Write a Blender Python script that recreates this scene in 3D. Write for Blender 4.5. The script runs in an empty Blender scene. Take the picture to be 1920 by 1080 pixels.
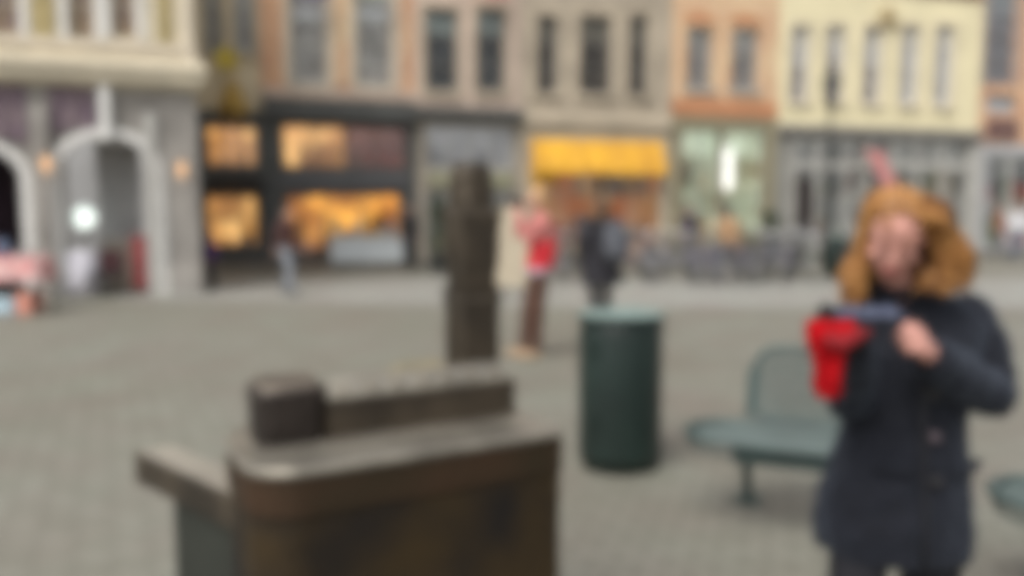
import bpy, math, random
from mathutils import Vector, Matrix
R = math.radians
random.seed(7)
scene = bpy.context.scene
col = scene.collection

# ------------------------------------------------------------------ camera, sky, sun, exposure
CAM_H = 1.6; FPX = 1600.0; HORIZON = 390.0
PITCH = math.atan((540.0 - HORIZON) / FPX)
cam_data = bpy.data.cameras.new('camera'); cam = bpy.data.objects.new('camera', cam_data); col.objects.link(cam)
cam_data.lens = 30.0; cam_data.sensor_width = 36.0; cam_data.clip_start = 0.05; cam_data.clip_end = 800
cam.location = (0, 0, CAM_H); cam.rotation_euler = (math.pi / 2 - PITCH, 0, 0)
scene.camera = cam
# the photograph is out of focus everywhere: the lens is focused far too close
cam_data.dof.use_dof = True
cam_data.dof.focus_distance = 0.25
cam_data.dof.aperture_fstop = 5.9
scene.cycles.pixel_filter_type = 'BLACKMAN_HARRIS'; scene.cycles.filter_width = 10.0
scene.cycles.use_denoising = True
scene.cycles.max_bounces = 6

SUN_EL, SUN_AZ = R(54), R(212)     # compass style azimuth used for lamp and sky alike
world = bpy.data.worlds.new("World"); scene.world = world; world.use_nodes = True
wn = world.node_tree.nodes; wl = world.node_tree.links
sky = wn.new('ShaderNodeTexSky'); sky.sky_type = 'NISHITA'; sky.sun_disc = False
sky.sun_elevation = SUN_EL; sky.sun_rotation = SUN_AZ; sky.dust_density = 4.0; sky.air_density = 1.0
hs = wn.new('ShaderNodeHueSaturation'); hs.inputs['Saturation'].default_value = 0.22
bg = wn['Background']; bg.inputs['Strength'].default_value = 0.115
wl.new(sky.outputs[0], hs.inputs['Color']); wl.new(hs.outputs[0], bg.inputs['Color'])
sun_data = bpy.data.lights.new('sun', 'SUN'); sun_data.energy = 1.4; sun_data.angle = R(32); sun_data.color = (1, 0.96, 0.9)
sun = bpy.data.objects.new('sun', sun_data); col.objects.link(sun)
sd = Vector((math.sin(SUN_AZ) * math.cos(SUN_EL), math.cos(SUN_AZ) * math.cos(SUN_EL), math.sin(SUN_EL)))
sun.rotation_euler = sd.to_track_quat('Z', 'Y').to_euler(); sun.location = (0, -5, 30)
scene.view_settings.view_transform = 'Standard'; scene.view_settings.look = 'None'
scene.view_settings.exposure = 0.6; scene.view_settings.gamma = 1.0

# ------------------------------------------------------------------ measuring helpers (pixels of the 1920x1080 photo)
cp, sp = math.cos(PITCH), math.sin(PITCH)
def ray(X, Y):
    a = (X - 960) / FPX; b = (540 - Y) / FPX
    return Vector((a, cp + b * sp, -sp + b * cp))
def P(X, Y, d):
    r = ray(X, Y); t = d / r.y
    return Vector((r.x * t, d, CAM_H + r.z * t))
def G(X, Y, z=0.0):
    r = ray(X, Y); t = (z - CAM_H) / r.z
    return Vector((r.x * t, r.y * t, z))

# ------------------------------------------------------------------ mesh helpers
class MB:
    def __init__(s, T=None): s.v = []; s.f = []; s.T = T
    def add(s, vs, fs):
        n = len(s.v)
        for p in vs:
            p = Vector(p); s.v.append(s.T(p) if s.T else p)
        s.f += [tuple(i + n for i in f) for f in fs]
        return s
    def box(s, a, b):
        x0, y0, z0 = a; x1, y1, z1 = b
        return s.add([(x0,y0,z0),(x1,y0,z0),(x1,y1,z0),(x0,y1,z0),(x0,y0,z1),(x1,y0,z1),(x1,y1,z1),(x0,y1,z1)],
              [(0,3,2,1),(4,5,6,7),(0,1,5,4),(1,2,6,5),(2,3,7,6),(3,0,4,7)])
    def cbox(s, c, d, rz=0.0):
        M = Matrix.Rotation(rz, 3, 'Z'); c = Vector(c); x, y, z = (q / 2 for q in d)
        vs = [c + M @ Vector(q) for q in [(-x,-y,-z),(x,-y,-z),(x,y,-z),(-x,y,-z),(-x,-y,z),(x,-y,z),(x,y,z),(-x,y,z)]]
        return s.add(vs, [(0,3,2,1),(4,5,6,7),(0,1,5,4),(1,2,6,5),(2,3,7,6),(3,0,4,7)])
    def loft(s, rings, cap=True, close=True):
        n = len(rings[0]); vs = [p for r in rings for p in r]; fs = []
        for k in range(len(rings) - 1):
            for i in range(n if close else n - 1):
                j = (i + 1) % n
                fs.append((k*n+i, k*n+j, (k+1)*n+j, (k+1)*n+i))
        if cap:
            fs.append(tuple(range(n - 1, -1, -1))); fs.append(tuple((len(rings)-1)*n + i for i in range(n)))
        return s.add(vs, fs)
    def tube(s, pts, rad, n=10, flat=1.0, closed=False):
        pts = [Vector(p) for p in pts]
        if not hasattr(rad, '__len__'): rad = [rad] * len(pts)
        rings = []; up = None
        for k, p in enumerate(pts):
            if closed: t = pts[(k + 1) % len(pts)] - pts[k - 1]
            else: t = pts[min(k + 1, len(pts) - 1)] - pts[max(k - 1, 0)]
            t.normalize()
            if up is None:
                up = Vector((0, 0, 1)) if abs(t.z) < 0.9 else Vector((0, 1, 0))
            side = t.cross(up).normalized(); up = side.cross(t).normalized()
            rings.append([p + (side * math.cos(a) + up * math.sin(a) * flat) * rad[k] for a in [2 * math.pi * i / n for i in range(n)]])
        if closed: rings.append(rings[0])
        return s.loft(rings, cap=not closed)
    def limb(s, pts, rad, n=12):           # tube with rounded ends
        pts = [Vector(p) for p in pts]; s.tube(pts, rad, n)
        for p, r in zip(pts, rad): s.ell(p, (r, r, r), seg=n)
        return s
    def ell(s, c, r, M=None, seg=14):
        c = Vector(c); M = M or Matrix.Identity(3); m = max(6, seg // 2 + 1); rings = []
        for k in range(m + 1):
            ph = math.pi * k / m
            ph = min(max(ph, 0.04), math.pi - 0.04)
            rings.append([c + M @ Vector((r[0]*math.sin(ph)*math.cos(a), r[1]*math.sin(ph)*math.sin(a), -r[2]*math.cos(ph))) for a in [2*math.pi*i/seg for i in range(seg)]])
        return s.loft(rings)
    def lathe(s, c, prof, n=32):
        c = Vector(c)
        return s.loft([[c + Vector((r*math.cos(2*math.pi*i/n), r*math.sin(2*math.pi*i/n), z)) for i in range(n)] for r, z in prof])
    def build(s, name, mat, parent=None, smooth=False, mods=(), bevel=0):
        off = Vector((0, 0, 0)); q = parent
        while q is not None: off += q.location; q = q.parent
        me = bpy.data.meshes.new(name); me.from_pydata([tuple(v - off) for v in s.v], [], s.f)
        me.materials.append(mat)
        if smooth: me.polygons.foreach_set('use_smooth', [True] * len(me.polygons))
        me.update()
        o = bpy.data.objects.new(name, me); col.objects.link(o)
        if parent: o.parent = parent
        if bevel:
            m = o.modifiers.new('bevel', 'BEVEL'); m.width = bevel; m.segments = 2; m.limit_method = 'ANGLE'
        for kind, val in mods:
            if kind == 'remesh':
                m = o.modifiers.new('remesh', 'REMESH'); m.mode = 'VOXEL'; m.voxel_size = val; m.use_smooth_shade = True
            elif kind == 'smooth':
                m = o.modifiers.new('smooth', 'SMOOTH'); m.factor = 0.5; m.iterations = val
            elif kind == 'noise':
                t = bpy.data.textures.new('folds', 'CLOUDS'); t.noise_scale = val[0]
                m = o.modifiers.new('folds', 'DISPLACE'); m.texture = t; m.strength = val[1]; m.texture_coords = 'LOCAL'
            elif kind == 'subsurf':
                m = o.modifiers.new('subsurf', 'SUBSURF'); m.levels = val; m.render_levels = val
        return o

def tag(o, label, cat, group=None, kind=None):
    if label: o['label'] = label
    if cat: o['category'] = cat
    if group: o['group'] = group
    if kind: o['kind'] = kind
    return o
def thing(name, label, cat, loc=(0, 0, 0), group=None):
    o = bpy.data.objects.new(name, None); col.objects.link(o); o.location = loc; o.empty_display_size = 0.2
    return tag(o, label, cat, group)
def dup(o, loc=None, rz=None, label=None, parent=None):
    c = o.copy(); col.objects.link(c)
    if parent: c.parent = parent
    if loc is not None: c.location = loc
    if rz is not None: c.rotation_euler = (0, 0, rz)
    if label: c['label'] = label
    for ch in list(o.children): dup(ch, parent=c)
    return c

# ------------------------------------------------------------------ materials
def lin(c):
    return tuple(((x/255)/12.92 if x/255 <= 0.04045 else ((x/255 + 0.055)/1.055)**2.4) for x in c) + (1,)
MATS = {}
def mat(name, rgb, rough=0.7, metal=0.0, var=0.15, scale=3.0, bump=0.0, bscale=40.0, alpha=1.0, rgb2=None, spec=0.5, coord='Object', mid=0.5):
    """rgb, rgb2: linear reflectance; a noise mixes the two, or varies one."""
    if name in MATS: return MATS[name]
    m = bpy.data.materials.new(name); m.use_nodes = True; nt = m.node_tree; b = nt.nodes['Principled BSDF']
    b.inputs['Roughness'].default_value = rough; b.inputs['Metallic'].default_value = metal
    b.inputs['Specular IOR Level'].default_value = spec; b.inputs['Alpha'].default_value = alpha
    tc = nt.nodes.new('ShaderNodeTexCoord')
    n = nt.nodes.new('ShaderNodeTexNoise'); n.inputs['Scale'].default_value = scale; n.inputs['Detail'].default_value = 6
    nt.links.new(tc.outputs[coord], n.inputs['Vector'])
    r = nt.nodes.new('ShaderNodeValToRGB')
    a = rgb; c2 = rgb2 or tuple(min(1, x * (1 + var)) for x in rgb)
    if rgb2 is None: a = tuple(x * (1 - var) for x in rgb)
    r.color_ramp.elements[0].color = (*a, 1); r.color_ramp.elements[1].color = (*c2, 1)
    r.color_ramp.elements[0].position = mid - 0.15; r.color_ramp.elements[1].position = mid + 0.15
    nt.links.new(n.outputs['Fac'], r.inputs['Fac']); nt.links.new(r.outputs[0], b.inputs['Base Color'])
    if bump:
        n2 = nt.nodes.new('ShaderNodeTexNoise'); n2.inputs['Scale'].default_value = bscale; n2.inputs['Detail'].default_value = 5
        nt.links.new(tc.outputs[coord], n2.inputs['Vector'])
        bp = nt.nodes.new('ShaderNodeBump'); bp.inputs['Strength'].default_value = bump; bp.inputs['Distance'].default_value = 0.02
        nt.links.new(n2.outputs['Fac'], bp.inputs['Height']); nt.links.new(bp.outputs[0], b.inputs['Normal'])
    MATS[name] = m; return m
def brickmat(name, c1, c2, mortar, bw=0.21, bh=0.065, rot=(math.pi/2, 0, 0), rough=0.85):
    m = bpy.data.materials.new(name); m.use_nodes = True; nt = m.node_tree; b = nt.nodes['Principled BSDF']
    b.inputs['Roughness'].default_value = rough
    tc = nt.nodes.new('ShaderNodeTexCoord'); mp = nt.nodes.new('ShaderNodeMapping')
    mp.inputs['Rotation'].default_value = rot
    k = nt.nodes.new('ShaderNodeTexBrick'); k.inputs['Scale'].default_value = 1.0
    k.inputs['Brick Width'].default_value = bw; k.inputs['Row Height'].default_value = bh; k.inputs['Mortar Size'].default_value = bh * 0.12
    k.inputs['Color1'].default_value = (*c1, 1); k.inputs['Color2'].default_value = (*c2, 1); k.inputs['Mortar'].default_value = (*mortar, 1)
    nt.links.new(tc.outputs['Object'], mp.inputs[0]); nt.links.new(mp.outputs[0], k.inputs['Vector'])
    n = nt.nodes.new('ShaderNodeTexNoise'); n.inputs['Scale'].default_value = 1.3; n.inputs['Detail'].default_value = 6
    nt.links.new(tc.outputs['Object'], n.inputs['Vector'])
    mx = nt.nodes.new('ShaderNodeMixRGB'); mx.blend_type = 'OVERLAY'; mx.inputs[0].default_value = 0.5
    nt.links.new(k.outputs['Color'], mx.inputs[1]); nt.links.new(n.outputs['Fac'], mx.inputs[2])
    nt.links.new(mx.outputs[0], b.inputs['Base Color'])
    bp = nt.nodes.new('ShaderNodeBump'); bp.inputs['Strength'].default_value = 0.5; bp.inputs['Distance'].default_value = 0.01; bp.invert = True
    nt.links.new(k.outputs['Fac'], bp.inputs['Height']); nt.links.new(bp.outputs[0], b.inputs['Normal'])
    MATS[name] = m; return m
def glow(name, c1, c2, strength, scale=1.5, c3=None):
    """Inside of a lit shop: patches of lamp-lit goods."""
    if name in MATS: return MATS[name]
    m = bpy.data.materials.new(name); m.use_nodes = True; nt = m.node_tree; b = nt.nodes['Principled BSDF']
    tc = nt.nodes.new('ShaderNodeTexCoord'); v = nt.nodes.new('ShaderNodeTexVoronoi'); v.inputs['Scale'].default_value = scale
    n = nt.nodes.new('ShaderNodeTexNoise'); n.inputs['Scale'].default_value = scale * 0.8
    nt.links.new(tc.outputs['Object'], v.inputs['Vector']); nt.links.new(tc.outputs['Object'], n.inputs['Vector'])
    mx = nt.nodes.new('ShaderNodeMixRGB'); mx.inputs[0].default_value = 0.45
    nt.links.new(v.outputs['Color'], mx.inputs[1]); nt.links.new(n.outputs['Fac'], mx.inputs[2])
    r = nt.nodes.new('ShaderNodeValToRGB'); r.color_ramp.elements[0].color = (*c1, 1); r.color_ramp.elements[1].color = (*c2, 1)
    r.color_ramp.elements[0].position = 0.3; r.color_ramp.elements[1].position = 0.7
    if c3:
        e = r.color_ramp.elements.new(0.5); e.color = (*c3, 1)
    nt.links.new(mx.outputs[0], r.inputs['Fac'])
    nt.links.new(r.outputs[0], b.inputs['Emission Color']); nt.links.new(r.outputs[0], b.inputs['Base Color'])
    b.inputs['Emission Strength'].default_value = strength; b.inputs['Roughness'].default_value = 0.8
    MATS[name] = m; return m

def paving(name, c1, c2, mortar, bw, bh, patch, rot=0.3, scale2=0.22):
    m = bpy.data.materials.new(name); m.use_nodes = True; nt = m.node_tree; b = nt.nodes['Principled BSDF']
    tc = nt.nodes.new('ShaderNodeTexCoord'); mp = nt.nodes.new('ShaderNodeMapping'); mp.inputs['Rotation'].default_value = (0, 0, rot)
    k = nt.nodes.new('ShaderNodeTexBrick'); k.inputs['Scale'].default_value = 1
    k.inputs['Brick Width'].default_value = bw; k.inputs['Row Height'].default_value = bh; k.inputs['Mortar Size'].default_value = bh * 0.08
    k.inputs['Color1'].default_value = (*c1, 1); k.inputs['Color2'].default_value = (*c2, 1); k.inputs['Mortar'].default_value = (*mortar, 1)
    nt.links.new(tc.outputs['Object'], mp.inputs[0]); nt.links.new(mp.outputs[0], k.inputs['Vector'])
    n = nt.nodes.new('ShaderNodeTexNoise'); n.inputs['Scale'].default_value = scale2; n.inputs['Detail'].default_value = 8; n.inputs['Roughness'].default_value = 0.65
    nt.links.new(tc.outputs['Object'], n.inputs['Vector'])
    rp = nt.nodes.new('ShaderNodeValToRGB'); rp.color_ramp.elements[0].position = 0.35; rp.color_ramp.elements[1].position = 0.65
    rp.color_ramp.elements[0].color = (1, 1, 1, 1); rp.color_ramp.elements[1].color = (*patch, 1)
    nt.links.new(n.outputs['Fac'], rp.inputs[0])
    mx = nt.nodes.new('ShaderNodeMixRGB'); mx.blend_type = 'MULTIPLY'; mx.inputs[0].default_value = 1
    nt.links.new(k.outputs['Color'], mx.inputs[1]); nt.links.new(rp.outputs[0], mx.inputs[2])
    n3 = nt.nodes.new('ShaderNodeTexNoise'); n3.inputs['Scale'].default_value = 1.1; n3.inputs['Detail'].default_value = 7
    nt.links.new(tc.outputs['Object'], n3.inputs['Vector'])
    r3 = nt.nodes.new('ShaderNodeValToRGB'); r3.color_ramp.elements[0].position = 0.3; r3.color_ramp.elements[1].position = 0.7
    r3.color_ramp.elements[0].color = (0.90, 0.83, 0.80, 1); r3.color_ramp.elements[1].color = (0.98, 1.03, 0.97, 1)
    nt.links.new(n3.outputs['Fac'], r3.inputs[0])
    mx2 = nt.nodes.new('ShaderNodeMixRGB'); mx2.blend_type = 'MULTIPLY'; mx2.inputs[0].default_value = 1
    nt.links.new(mx.outputs[0], mx2.inputs[1]); nt.links.new(r3.outputs[0], mx2.inputs[2])
    nt.links.new(mx2.outputs[0], b.inputs['Base Color'])
    bp = nt.nodes.new('ShaderNodeBump'); bp.inputs['Strength'].default_value = 0.6; bp.inputs['Distance'].default_value = 0.01; bp.invert = True
    nt.links.new(k.outputs['Fac'], bp.inputs['Height']); nt.links.new(bp.outputs[0], b.inputs['Normal'])
    b.inputs['Roughness'].default_value = 0.62
    MATS[name] = m; return m

STONE_GREY = mat('grey_stone', (0.30, 0.28, 0.255), 0.85, var=0.2, scale=1.6, bump=0.3)
STONE_BEIGE = mat('beige_stone', (0.48, 0.41, 0.31), 0.85, var=0.15, scale=1.2, bump=0.3)
STONE_TAUPE = mat('taupe_stone', (0.41, 0.35, 0.27), 0.85, var=0.15, scale=1.2, bump=0.3)
STONE_PINK = mat('pinkish_render', (0.54, 0.43, 0.35), 0.85, var=0.12, scale=1.2, bump=0.2)
CREAM = mat('cream_stone', (0.70, 0.63, 0.49), 0.8, var=0.12, scale=1.5, bump=0.25)
CREAM_TRIM = mat('cream_trim', (0.60, 0.53, 0.42), 0.7, var=0.08, scale=3)
YELLOW_WALL = mat('yellow_render', (0.78, 0.70, 0.46), 0.85, var=0.07, scale=1.0, bump=0.15)
ORANGE_BRICK = brickmat('orange_brick', (0.60, 0.31, 0.17), (0.66, 0.38, 0.23), (0.6, 0.46, 0.33))
PEACH_BRICK = brickmat('peach_brick', (0.66, 0.42, 0.24), (0.70, 0.47, 0.28), (0.66, 0.52, 0.37))
ORANGE_BAND = mat('orange_band', (0.52, 0.24, 0.12), 0.8, var=0.12, scale=2)
TAN_WALL = mat('tan_render', (0.66, 0.56, 0.39), 0.85, var=0.15, scale=1.5, bump=0.2)
BLUEGREY_WALL = mat('bluegrey_panel', (0.30, 0.28, 0.27), 0.6, var=0.1)
DARK_PAINT = mat('dark_grey_paint', (0.072, 0.074, 0.070), 0.5, var=0.2, scale=2, bump=0.1)
MID_PAINT = mat('mid_grey_paint', (0.19, 0.18, 0.165), 0.5, var=0.15, scale=2)
PALE_PAINT = mat('pale_grey_paint', (0.42, 0.41, 0.38), 0.5, var=0.1)
WHITE_PAINT = mat('white_paint', (0.72, 0.71, 0.68), 0.5, var=0.05)
ROOF = mat('roof_tile', (0.16, 0.07, 0.045), 0.8, var=0.3, scale=6, bump=0.4)
GLASS_GREY = mat('window_glass_grey', (0.29, 0.29, 0.28), 0.12, var=0.5, scale=1.5)
GLASS_DARK = mat('window_glass_dark', (0.030, 0.036, 0.040), 0.12, var=0.5, scale=1.5)
GLASS_BROWN = mat('window_glass_brown', (0.030, 0.024, 0.018), 0.15, var=0.5, scale=1.5)
GLASS_PALE = mat('window_glass_pale', (0.33, 0.33, 0.34), 0.15, var=0.2, scale=1.5)
GLASS_PAINTED_SKY = mat('glass_painted_sky', (0.48, 0.51, 0.54), 0.15, var=0.1)  # pale blue puts the sky's reflection into the glass colour
BLIND = mat('blind_white', (0.55, 0.56, 0.56), 0.8, var=0.1, scale=3)
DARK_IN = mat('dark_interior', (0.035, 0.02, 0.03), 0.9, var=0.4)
BLACK = mat('black_canvas', (0.012, 0.011, 0.010), 0.7)
GOLD = mat('gilding', (0.55, 0.36, 0.06), 0.35, metal=0.7, var=0.3, scale=8)
IRON = mat('dark_iron', (0.03, 0.032, 0.03), 0.5, metal=0.3)

# ------------------------------------------------------------------ setting: ground
GROUND = paving('cobble_paving', (0.220, 0.220, 0.193), (0.262, 0.260, 0.234), (0.15, 0.145, 0.125), 0.22, 0.12, (0.82, 0.78, 0.73), scale2=0.16)
ROADM = paving('road_setts', (0.315, 0.32, 0.308), (0.35, 0.353, 0.342), (0.22, 0.21, 0.2), 0.18, 0.12, (0.95, 0.94, 0.92), rot=0.1)
PAVEM = paving('pavement_slabs', (0.15, 0.14, 0.125), (0.17, 0.16, 0.145), (0.08, 0.08, 0.07), 0.4, 0.3, (0.9, 0.9, 0.9), rot=0.3)
g = MB(); N = 40
g.add([(-150, -60, 0), (150, -60, 0), (150, 240, 0), (-150, 240, 0)], [(0, 1, 2, 3)])
tag(g.build('ground', GROUND), None, None, kind='structure')

# line of the house fronts
class Frame:
    def __init__(s, Xa, da, Xb, db):
        s.A = Vector((P(Xa, HORIZON, da).x, da, 0)); B = Vector((P(Xb, HORIZON, db).x, db, 0))
        s.e = (B - s.A).normalized(); s.n = Vector((s.e.y, -s.e.x, 0))       # n points to the square
    def T(s, p): return s.A + s.e * p.x + s.n * p.y + Vector((0, 0, p.z))     # (u, out, z)
    def hit(s, X, Y):
        r = ray(X, Y); o = Vector((0, 0, CAM_H)); t = (s.A - o).dot(s.n) / r.dot(s.n); q = o + r * t
        return (q - s.A).dot(s.e), q.z
    def u(s, X, Y=200): return s.hit(X, Y)[0]
    def z(s, X, Y): return s.hit(X, Y)[1]
ROW = Frame(500, 24.0, 1830, 31.5)
LEFTB = Frame(0, 14.9, 370, 16.0)

rd = MB()
rd.add([(-7.2, 14.9, 0.004), (3.0, 13.6, 0.004), (60, 12.0, 0.004), (60, 19.5, 0.004), (-7.2, 19.5, 0.004)], [(0, 1, 2, 3, 4)])
# road and pavement run along the fronts
o = rd.build('road', ROADM); tag(o, None, None, kind='structure')
pv = MB(ROW.T); pv.box((-8.2, 0.0, -0.2), (60, 2.2, 0.11)); tag(pv.build('pavement', PAVEM, bevel=0.02), None, None, kind='structure')
# ------------------------------------------------------------------ houses
def wall_with_holes(mb, u0, u1, z0, z1, holes, out=0.0, thick=0.25):
    us = sorted({u0, u1, *[h[0] for h in holes], *[h[1] for h in holes]}); zs = sorted({z0, z1, *[h[2] for h in holes], *[h[3] for h in holes]})
    us = [u for u in us if u0 <= u <= u1]; zs = [z for z in zs if z0 <= z <= z1]
    for i in range(len(us) - 1):
        for k in range(len(zs) - 1):
            cu, cz = (us[i] + us[i+1]) / 2, (zs[k] + zs[k+1]) / 2
            if any(h[0] < cu < h[1] and h[2] < cz < h[3] for h in holes): continue
            a, b, c, d = us[i], us[i+1], zs[k], zs[k+1]
            mb.add([(a, out, c), (b, out, c), (b, out, d), (a, out, d)], [(0, 1, 2, 3)])
            mb.add([(a, out - thick, c), (b, out - thick, c), (b, out - thick, d), (a, out - thick, d)], [(3, 2, 1, 0)])
    for (a, b, c, d) in holes:
        i, o_ = out - thick, out
        mb.add([(a,i,c),(a,o_,c),(a,o_,d),(a,i,d)], [(0,1,2,3)]); mb.add([(b,i,c),(b,o_,c),(b,o_,d),(b,i,d)], [(3,2,1,0)])
        mb.add([(a,i,d),(b,i,d),(b,o_,d),(a,o_,d)], [(3,2,1,0)]); mb.add([(a,i,c),(b,i,c),(b,o_,c),(a,o_,c)], [(0,1,2,3)])
    for (a, b, c, d) in [(u0, u0, z0, z1), (u1, u1, z0, z1)]:
        mb.add([(a, out - thick, c), (a, out, c), (a, out, d), (a, out - thick, d)], [(0, 1, 2, 3)])
    mb.add([(u0, out - thick, z1), (u1, out - thick, z1), (u1, out, z1), (u0, out, z1)], [(0, 1, 2, 3)])

def hole(fr, Xl, Xr, Yt, Yb):
    ym = (max(Yt, 0) + Yb) / 2; xm = (Xl + Xr) / 2
    return (fr.u(Xl, ym), fr.u(Xr, ym), fr.z(xm, Yb), fr.z(xm, Yt))

def window(fr, root, h, glass, framemat, nx=2, nz=3, surround=None, sill=None, top_tint=None, out=0.0, blind=None, bar=0.035, border=0.085):
    a, b, c, d = h
    pn = MB(fr.T); pn.box((a + 0.01, out - 0.20, c + 0.01), (b - 0.01, out - 0.185, d - 0.01)); w = pn.build('window', glass, root)
    f = MB(fr.T); y0, y1 = out - 0.18, out - 0.11; t = border
    f.box((a, y0, c), (a + t, y1, d)); f.box((b - t, y0, c), (b, y1, d)); f.box((a + t, y0, c), (b - t, y1, c + t)); f.box((a + t, y0, d - t), (b - t, y1, d))
    for i in range(1, nx):
        x = a + (b - a) * i / nx; f.box((x - bar/2, y0, c + t), (x + bar/2, y1 - 0.01, d - t))
    for i in range(1, nz):
        z = c + (d - c) * i / nz; f.box((a + t, y0, z - bar/2), (b - t, y1 - 0.02, z + bar/2))
    f.build('frame', framemat, w)
    if top_tint:
        z = d - (d - c) * top_tint[0]
        q = MB(fr.T); q.box((a + t, out - 0.184, z), (b - t, out - 0.181, d - t)); q.build('upper_tint', top_tint[1], w)  # paler strip over the same pane, used for painted sky reflection
    if blind:
        x0, x1, z0, z1, m = blind; q = MB(fr.T)
        q.box((a + t + (b-a-2*t)*x0, out - 0.1835, c + (d-c)*z0), (a + t + (b-a-2*t)*x1, out - 0.1805, c + (d-c)*z1)); q.build('curtain', m, w)
    if surround:
        s_, m = surround; q = MB(fr.T)
        q.box((a - s_, out + 0.002, c), (a - 0.002, out + 0.05, d + s_)); q.box((b + 0.002, out + 0.002, c), (b + s_, out + 0.05, d + s_)); q.box((a - 0.002, out + 0.002, d + 0.002), (b + 0.002, out + 0.05, d + s_))
        q.build('surround', m, w)
    if sill:
        q = MB(fr.T); q.box((a - 0.1, out + 0.002, c - 0.12), (b + 0.1, out + 0.12, c - 0.002)); q.build('sill', sill, w)
    return w

SHOP_GLASS = bpy.data.materials.new('shop_glass'); SHOP_GLASS.use_nodes = True
_nt = SHOP_GLASS.node_tree; _nt.nodes.remove(_nt.nodes['Principled BSDF'])
_t = _nt.nodes.new('ShaderNodeBsdfTransparent'); _g = _nt.nodes.new('ShaderNodeBsdfGlossy'); _g.inputs['Roughness'].default_value = 0.05
_m = _nt.nodes.new('ShaderNodeMixShader'); _m.inputs[0].default_value = 0.10
_nt.links.new(_t.outputs[0], _m.inputs[1]); _nt.links.new(_g.outputs[0], _m.inputs[2]); _nt.links.new(_m.outputs[0], _nt.nodes['Material Output'].inputs[0])

GOODS = [mat('goods_red', (0.35, 0.05, 0.03)), mat('goods_brown', (0.14, 0.06, 0.03)), mat('goods_cream', (0.6, 0.5, 0.35)), mat('goods_ochre', (0.5, 0.27, 0.06)), mat('goods_green', (0.10, 0.17, 0.07)), mat('goods_grey', (0.25, 0.26, 0.28))]
def shop(fr, root, h, back, framemat, nx=3, shelves=2, goods=(1, 3), deep=1.3, out=0.0, dens=0.6, seed=1):
    a, b, c, d = h; rnd = random.Random(seed)
    pn = MB(fr.T); pn.box((a + 0.01, out - 0.15, c + 0.01), (b - 0.01, out - 0.142, d - 0.01)); w = pn.build('shop_window', SHOP_GLASS, root)
    f = MB(fr.T); t = 0.06; y0, y1 = out - 0.14, out - 0.06
    f.box((a, y0, c), (a + t, y1, d)); f.box((b - t, y0, c), (b, y1, d)); f.box((a + t, y0, c), (b - t, y1, c + t)); f.box((a + t, y0, d - t), (b - t, y1, d))
    for i in range(1, nx):
        x = a + (b - a) * i / nx; f.box((x - 0.025, y0, c + t), (x + 0.025, y1, d - t))
    f.build('frame', framemat, w)
    i0 = out - 0.26
    q = MB(fr.T)
    q.add([(a, -deep, c), (b, -deep, c), (b, -deep, d), (a, -deep, d)], [(0, 1, 2, 3)])
    q.add([(a, i0, c), (a, -deep, c), (a, -deep, d), (a, i0, d)], [(0, 1, 2, 3)]); q.add([(b, i0, c), (b, -deep, c), (b, -deep, d), (b, i0, d)], [(3, 2, 1, 0)])
    q.add([(a, i0, c), (b, i0, c), (b, -deep, c), (a, -deep, c)], [(0, 1, 2, 3)]); q.add([(a, i0, d), (b, i0, d), (b, -deep, d), (a, -deep, d)], [(3, 2, 1, 0)])
    q.build('lit_interior', back, w)
    for gi in goods:
        q = MB(fr.T); n = 0
        for s_ in range(shelves):
            z = c + 0.02 + (d - c) * s_ / shelves; x = a + 0.1
            while x < b - 0.2:
                wd = rnd.uniform(0.06, 0.26); ht = rnd.uniform(0.12, 0.8) * (d - c) / shelves * 0.8
                if rnd.random() < dens / len(goods) * 1.2 and x + wd < b - 0.05:
                    y = rnd.uniform(-0.95, -0.5); q.box((x, y - 0.1, z), (x + wd, y + 0.1, z + ht)); n += 1
                x += wd + rnd.uniform(0.02, 0.2)
        if n: q.build('goods', GOODS[gi], w)
    if shelves > 1:
        q = MB(fr.T)
        for s_ in range(1, shelves):
            z = c + (d - c) * s_ / shelves; q.box((a + 0.03, -1.05, z - 0.03), (b - 0.03, -0.35, z - 0.002))
        q.build('shelf', GOODS[2], w)
    return w

def house(name, label, cat, fr, X0, X1, Ysplit, um, lm, uholes, lholes, H=10.2, gap=0.01, lower_out=0.0, deepb=7.0, base=0.11, gable=True):
    ua, ub = fr.u(X0) + gap, fr.u(X1) - gap; zs = fr.z((X0 + X1) / 2, Ysplit)
    root = thing(name, label, cat, fr.T(Vector(((ua + ub) / 2, 0, 0))))
    w = MB(fr.T); wall_with_holes(w, ua, ub, zs, H, uholes); w.build('wall', um, root)
    w = MB(fr.T); wall_with_holes(w, ua, ub, 0.0, zs - 0.003, lholes, lower_out, 0.25 + lower_out); w.build('shopfront', lm, root)
    w = MB(fr.T)
    w.box((ua, -deepb, 0), (ua + 0.2, -0.26, H)); w.box((ub - 0.2, -deepb, 0), (ub, -0.26, H)); w.box((ua + 0.2, -deepb, 0), (ub - 0.2, -deepb + 0.2, H)); w.build('side_wall', um, root)
    um_ = (ua + ub) / 2; rise = (ub - ua) * 0.55
    r = MB(fr.T); r.add([(ua-0.003, 0.05, H+0.003), (ub+0.003, 0.05, H+0.003), (um_, 0.05, H + rise), (ua-0.003, -deepb, H+0.003), (ub+0.003, -deepb, H+0.003), (um_, -deepb, H + rise)],
        [(0, 1, 2), (5, 4, 3), (0, 2, 5, 3), (1, 4, 5, 2), (0, 3, 4, 1)]); r.build('roof', ROOF, root)
    return root, ua, ub, zs
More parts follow.
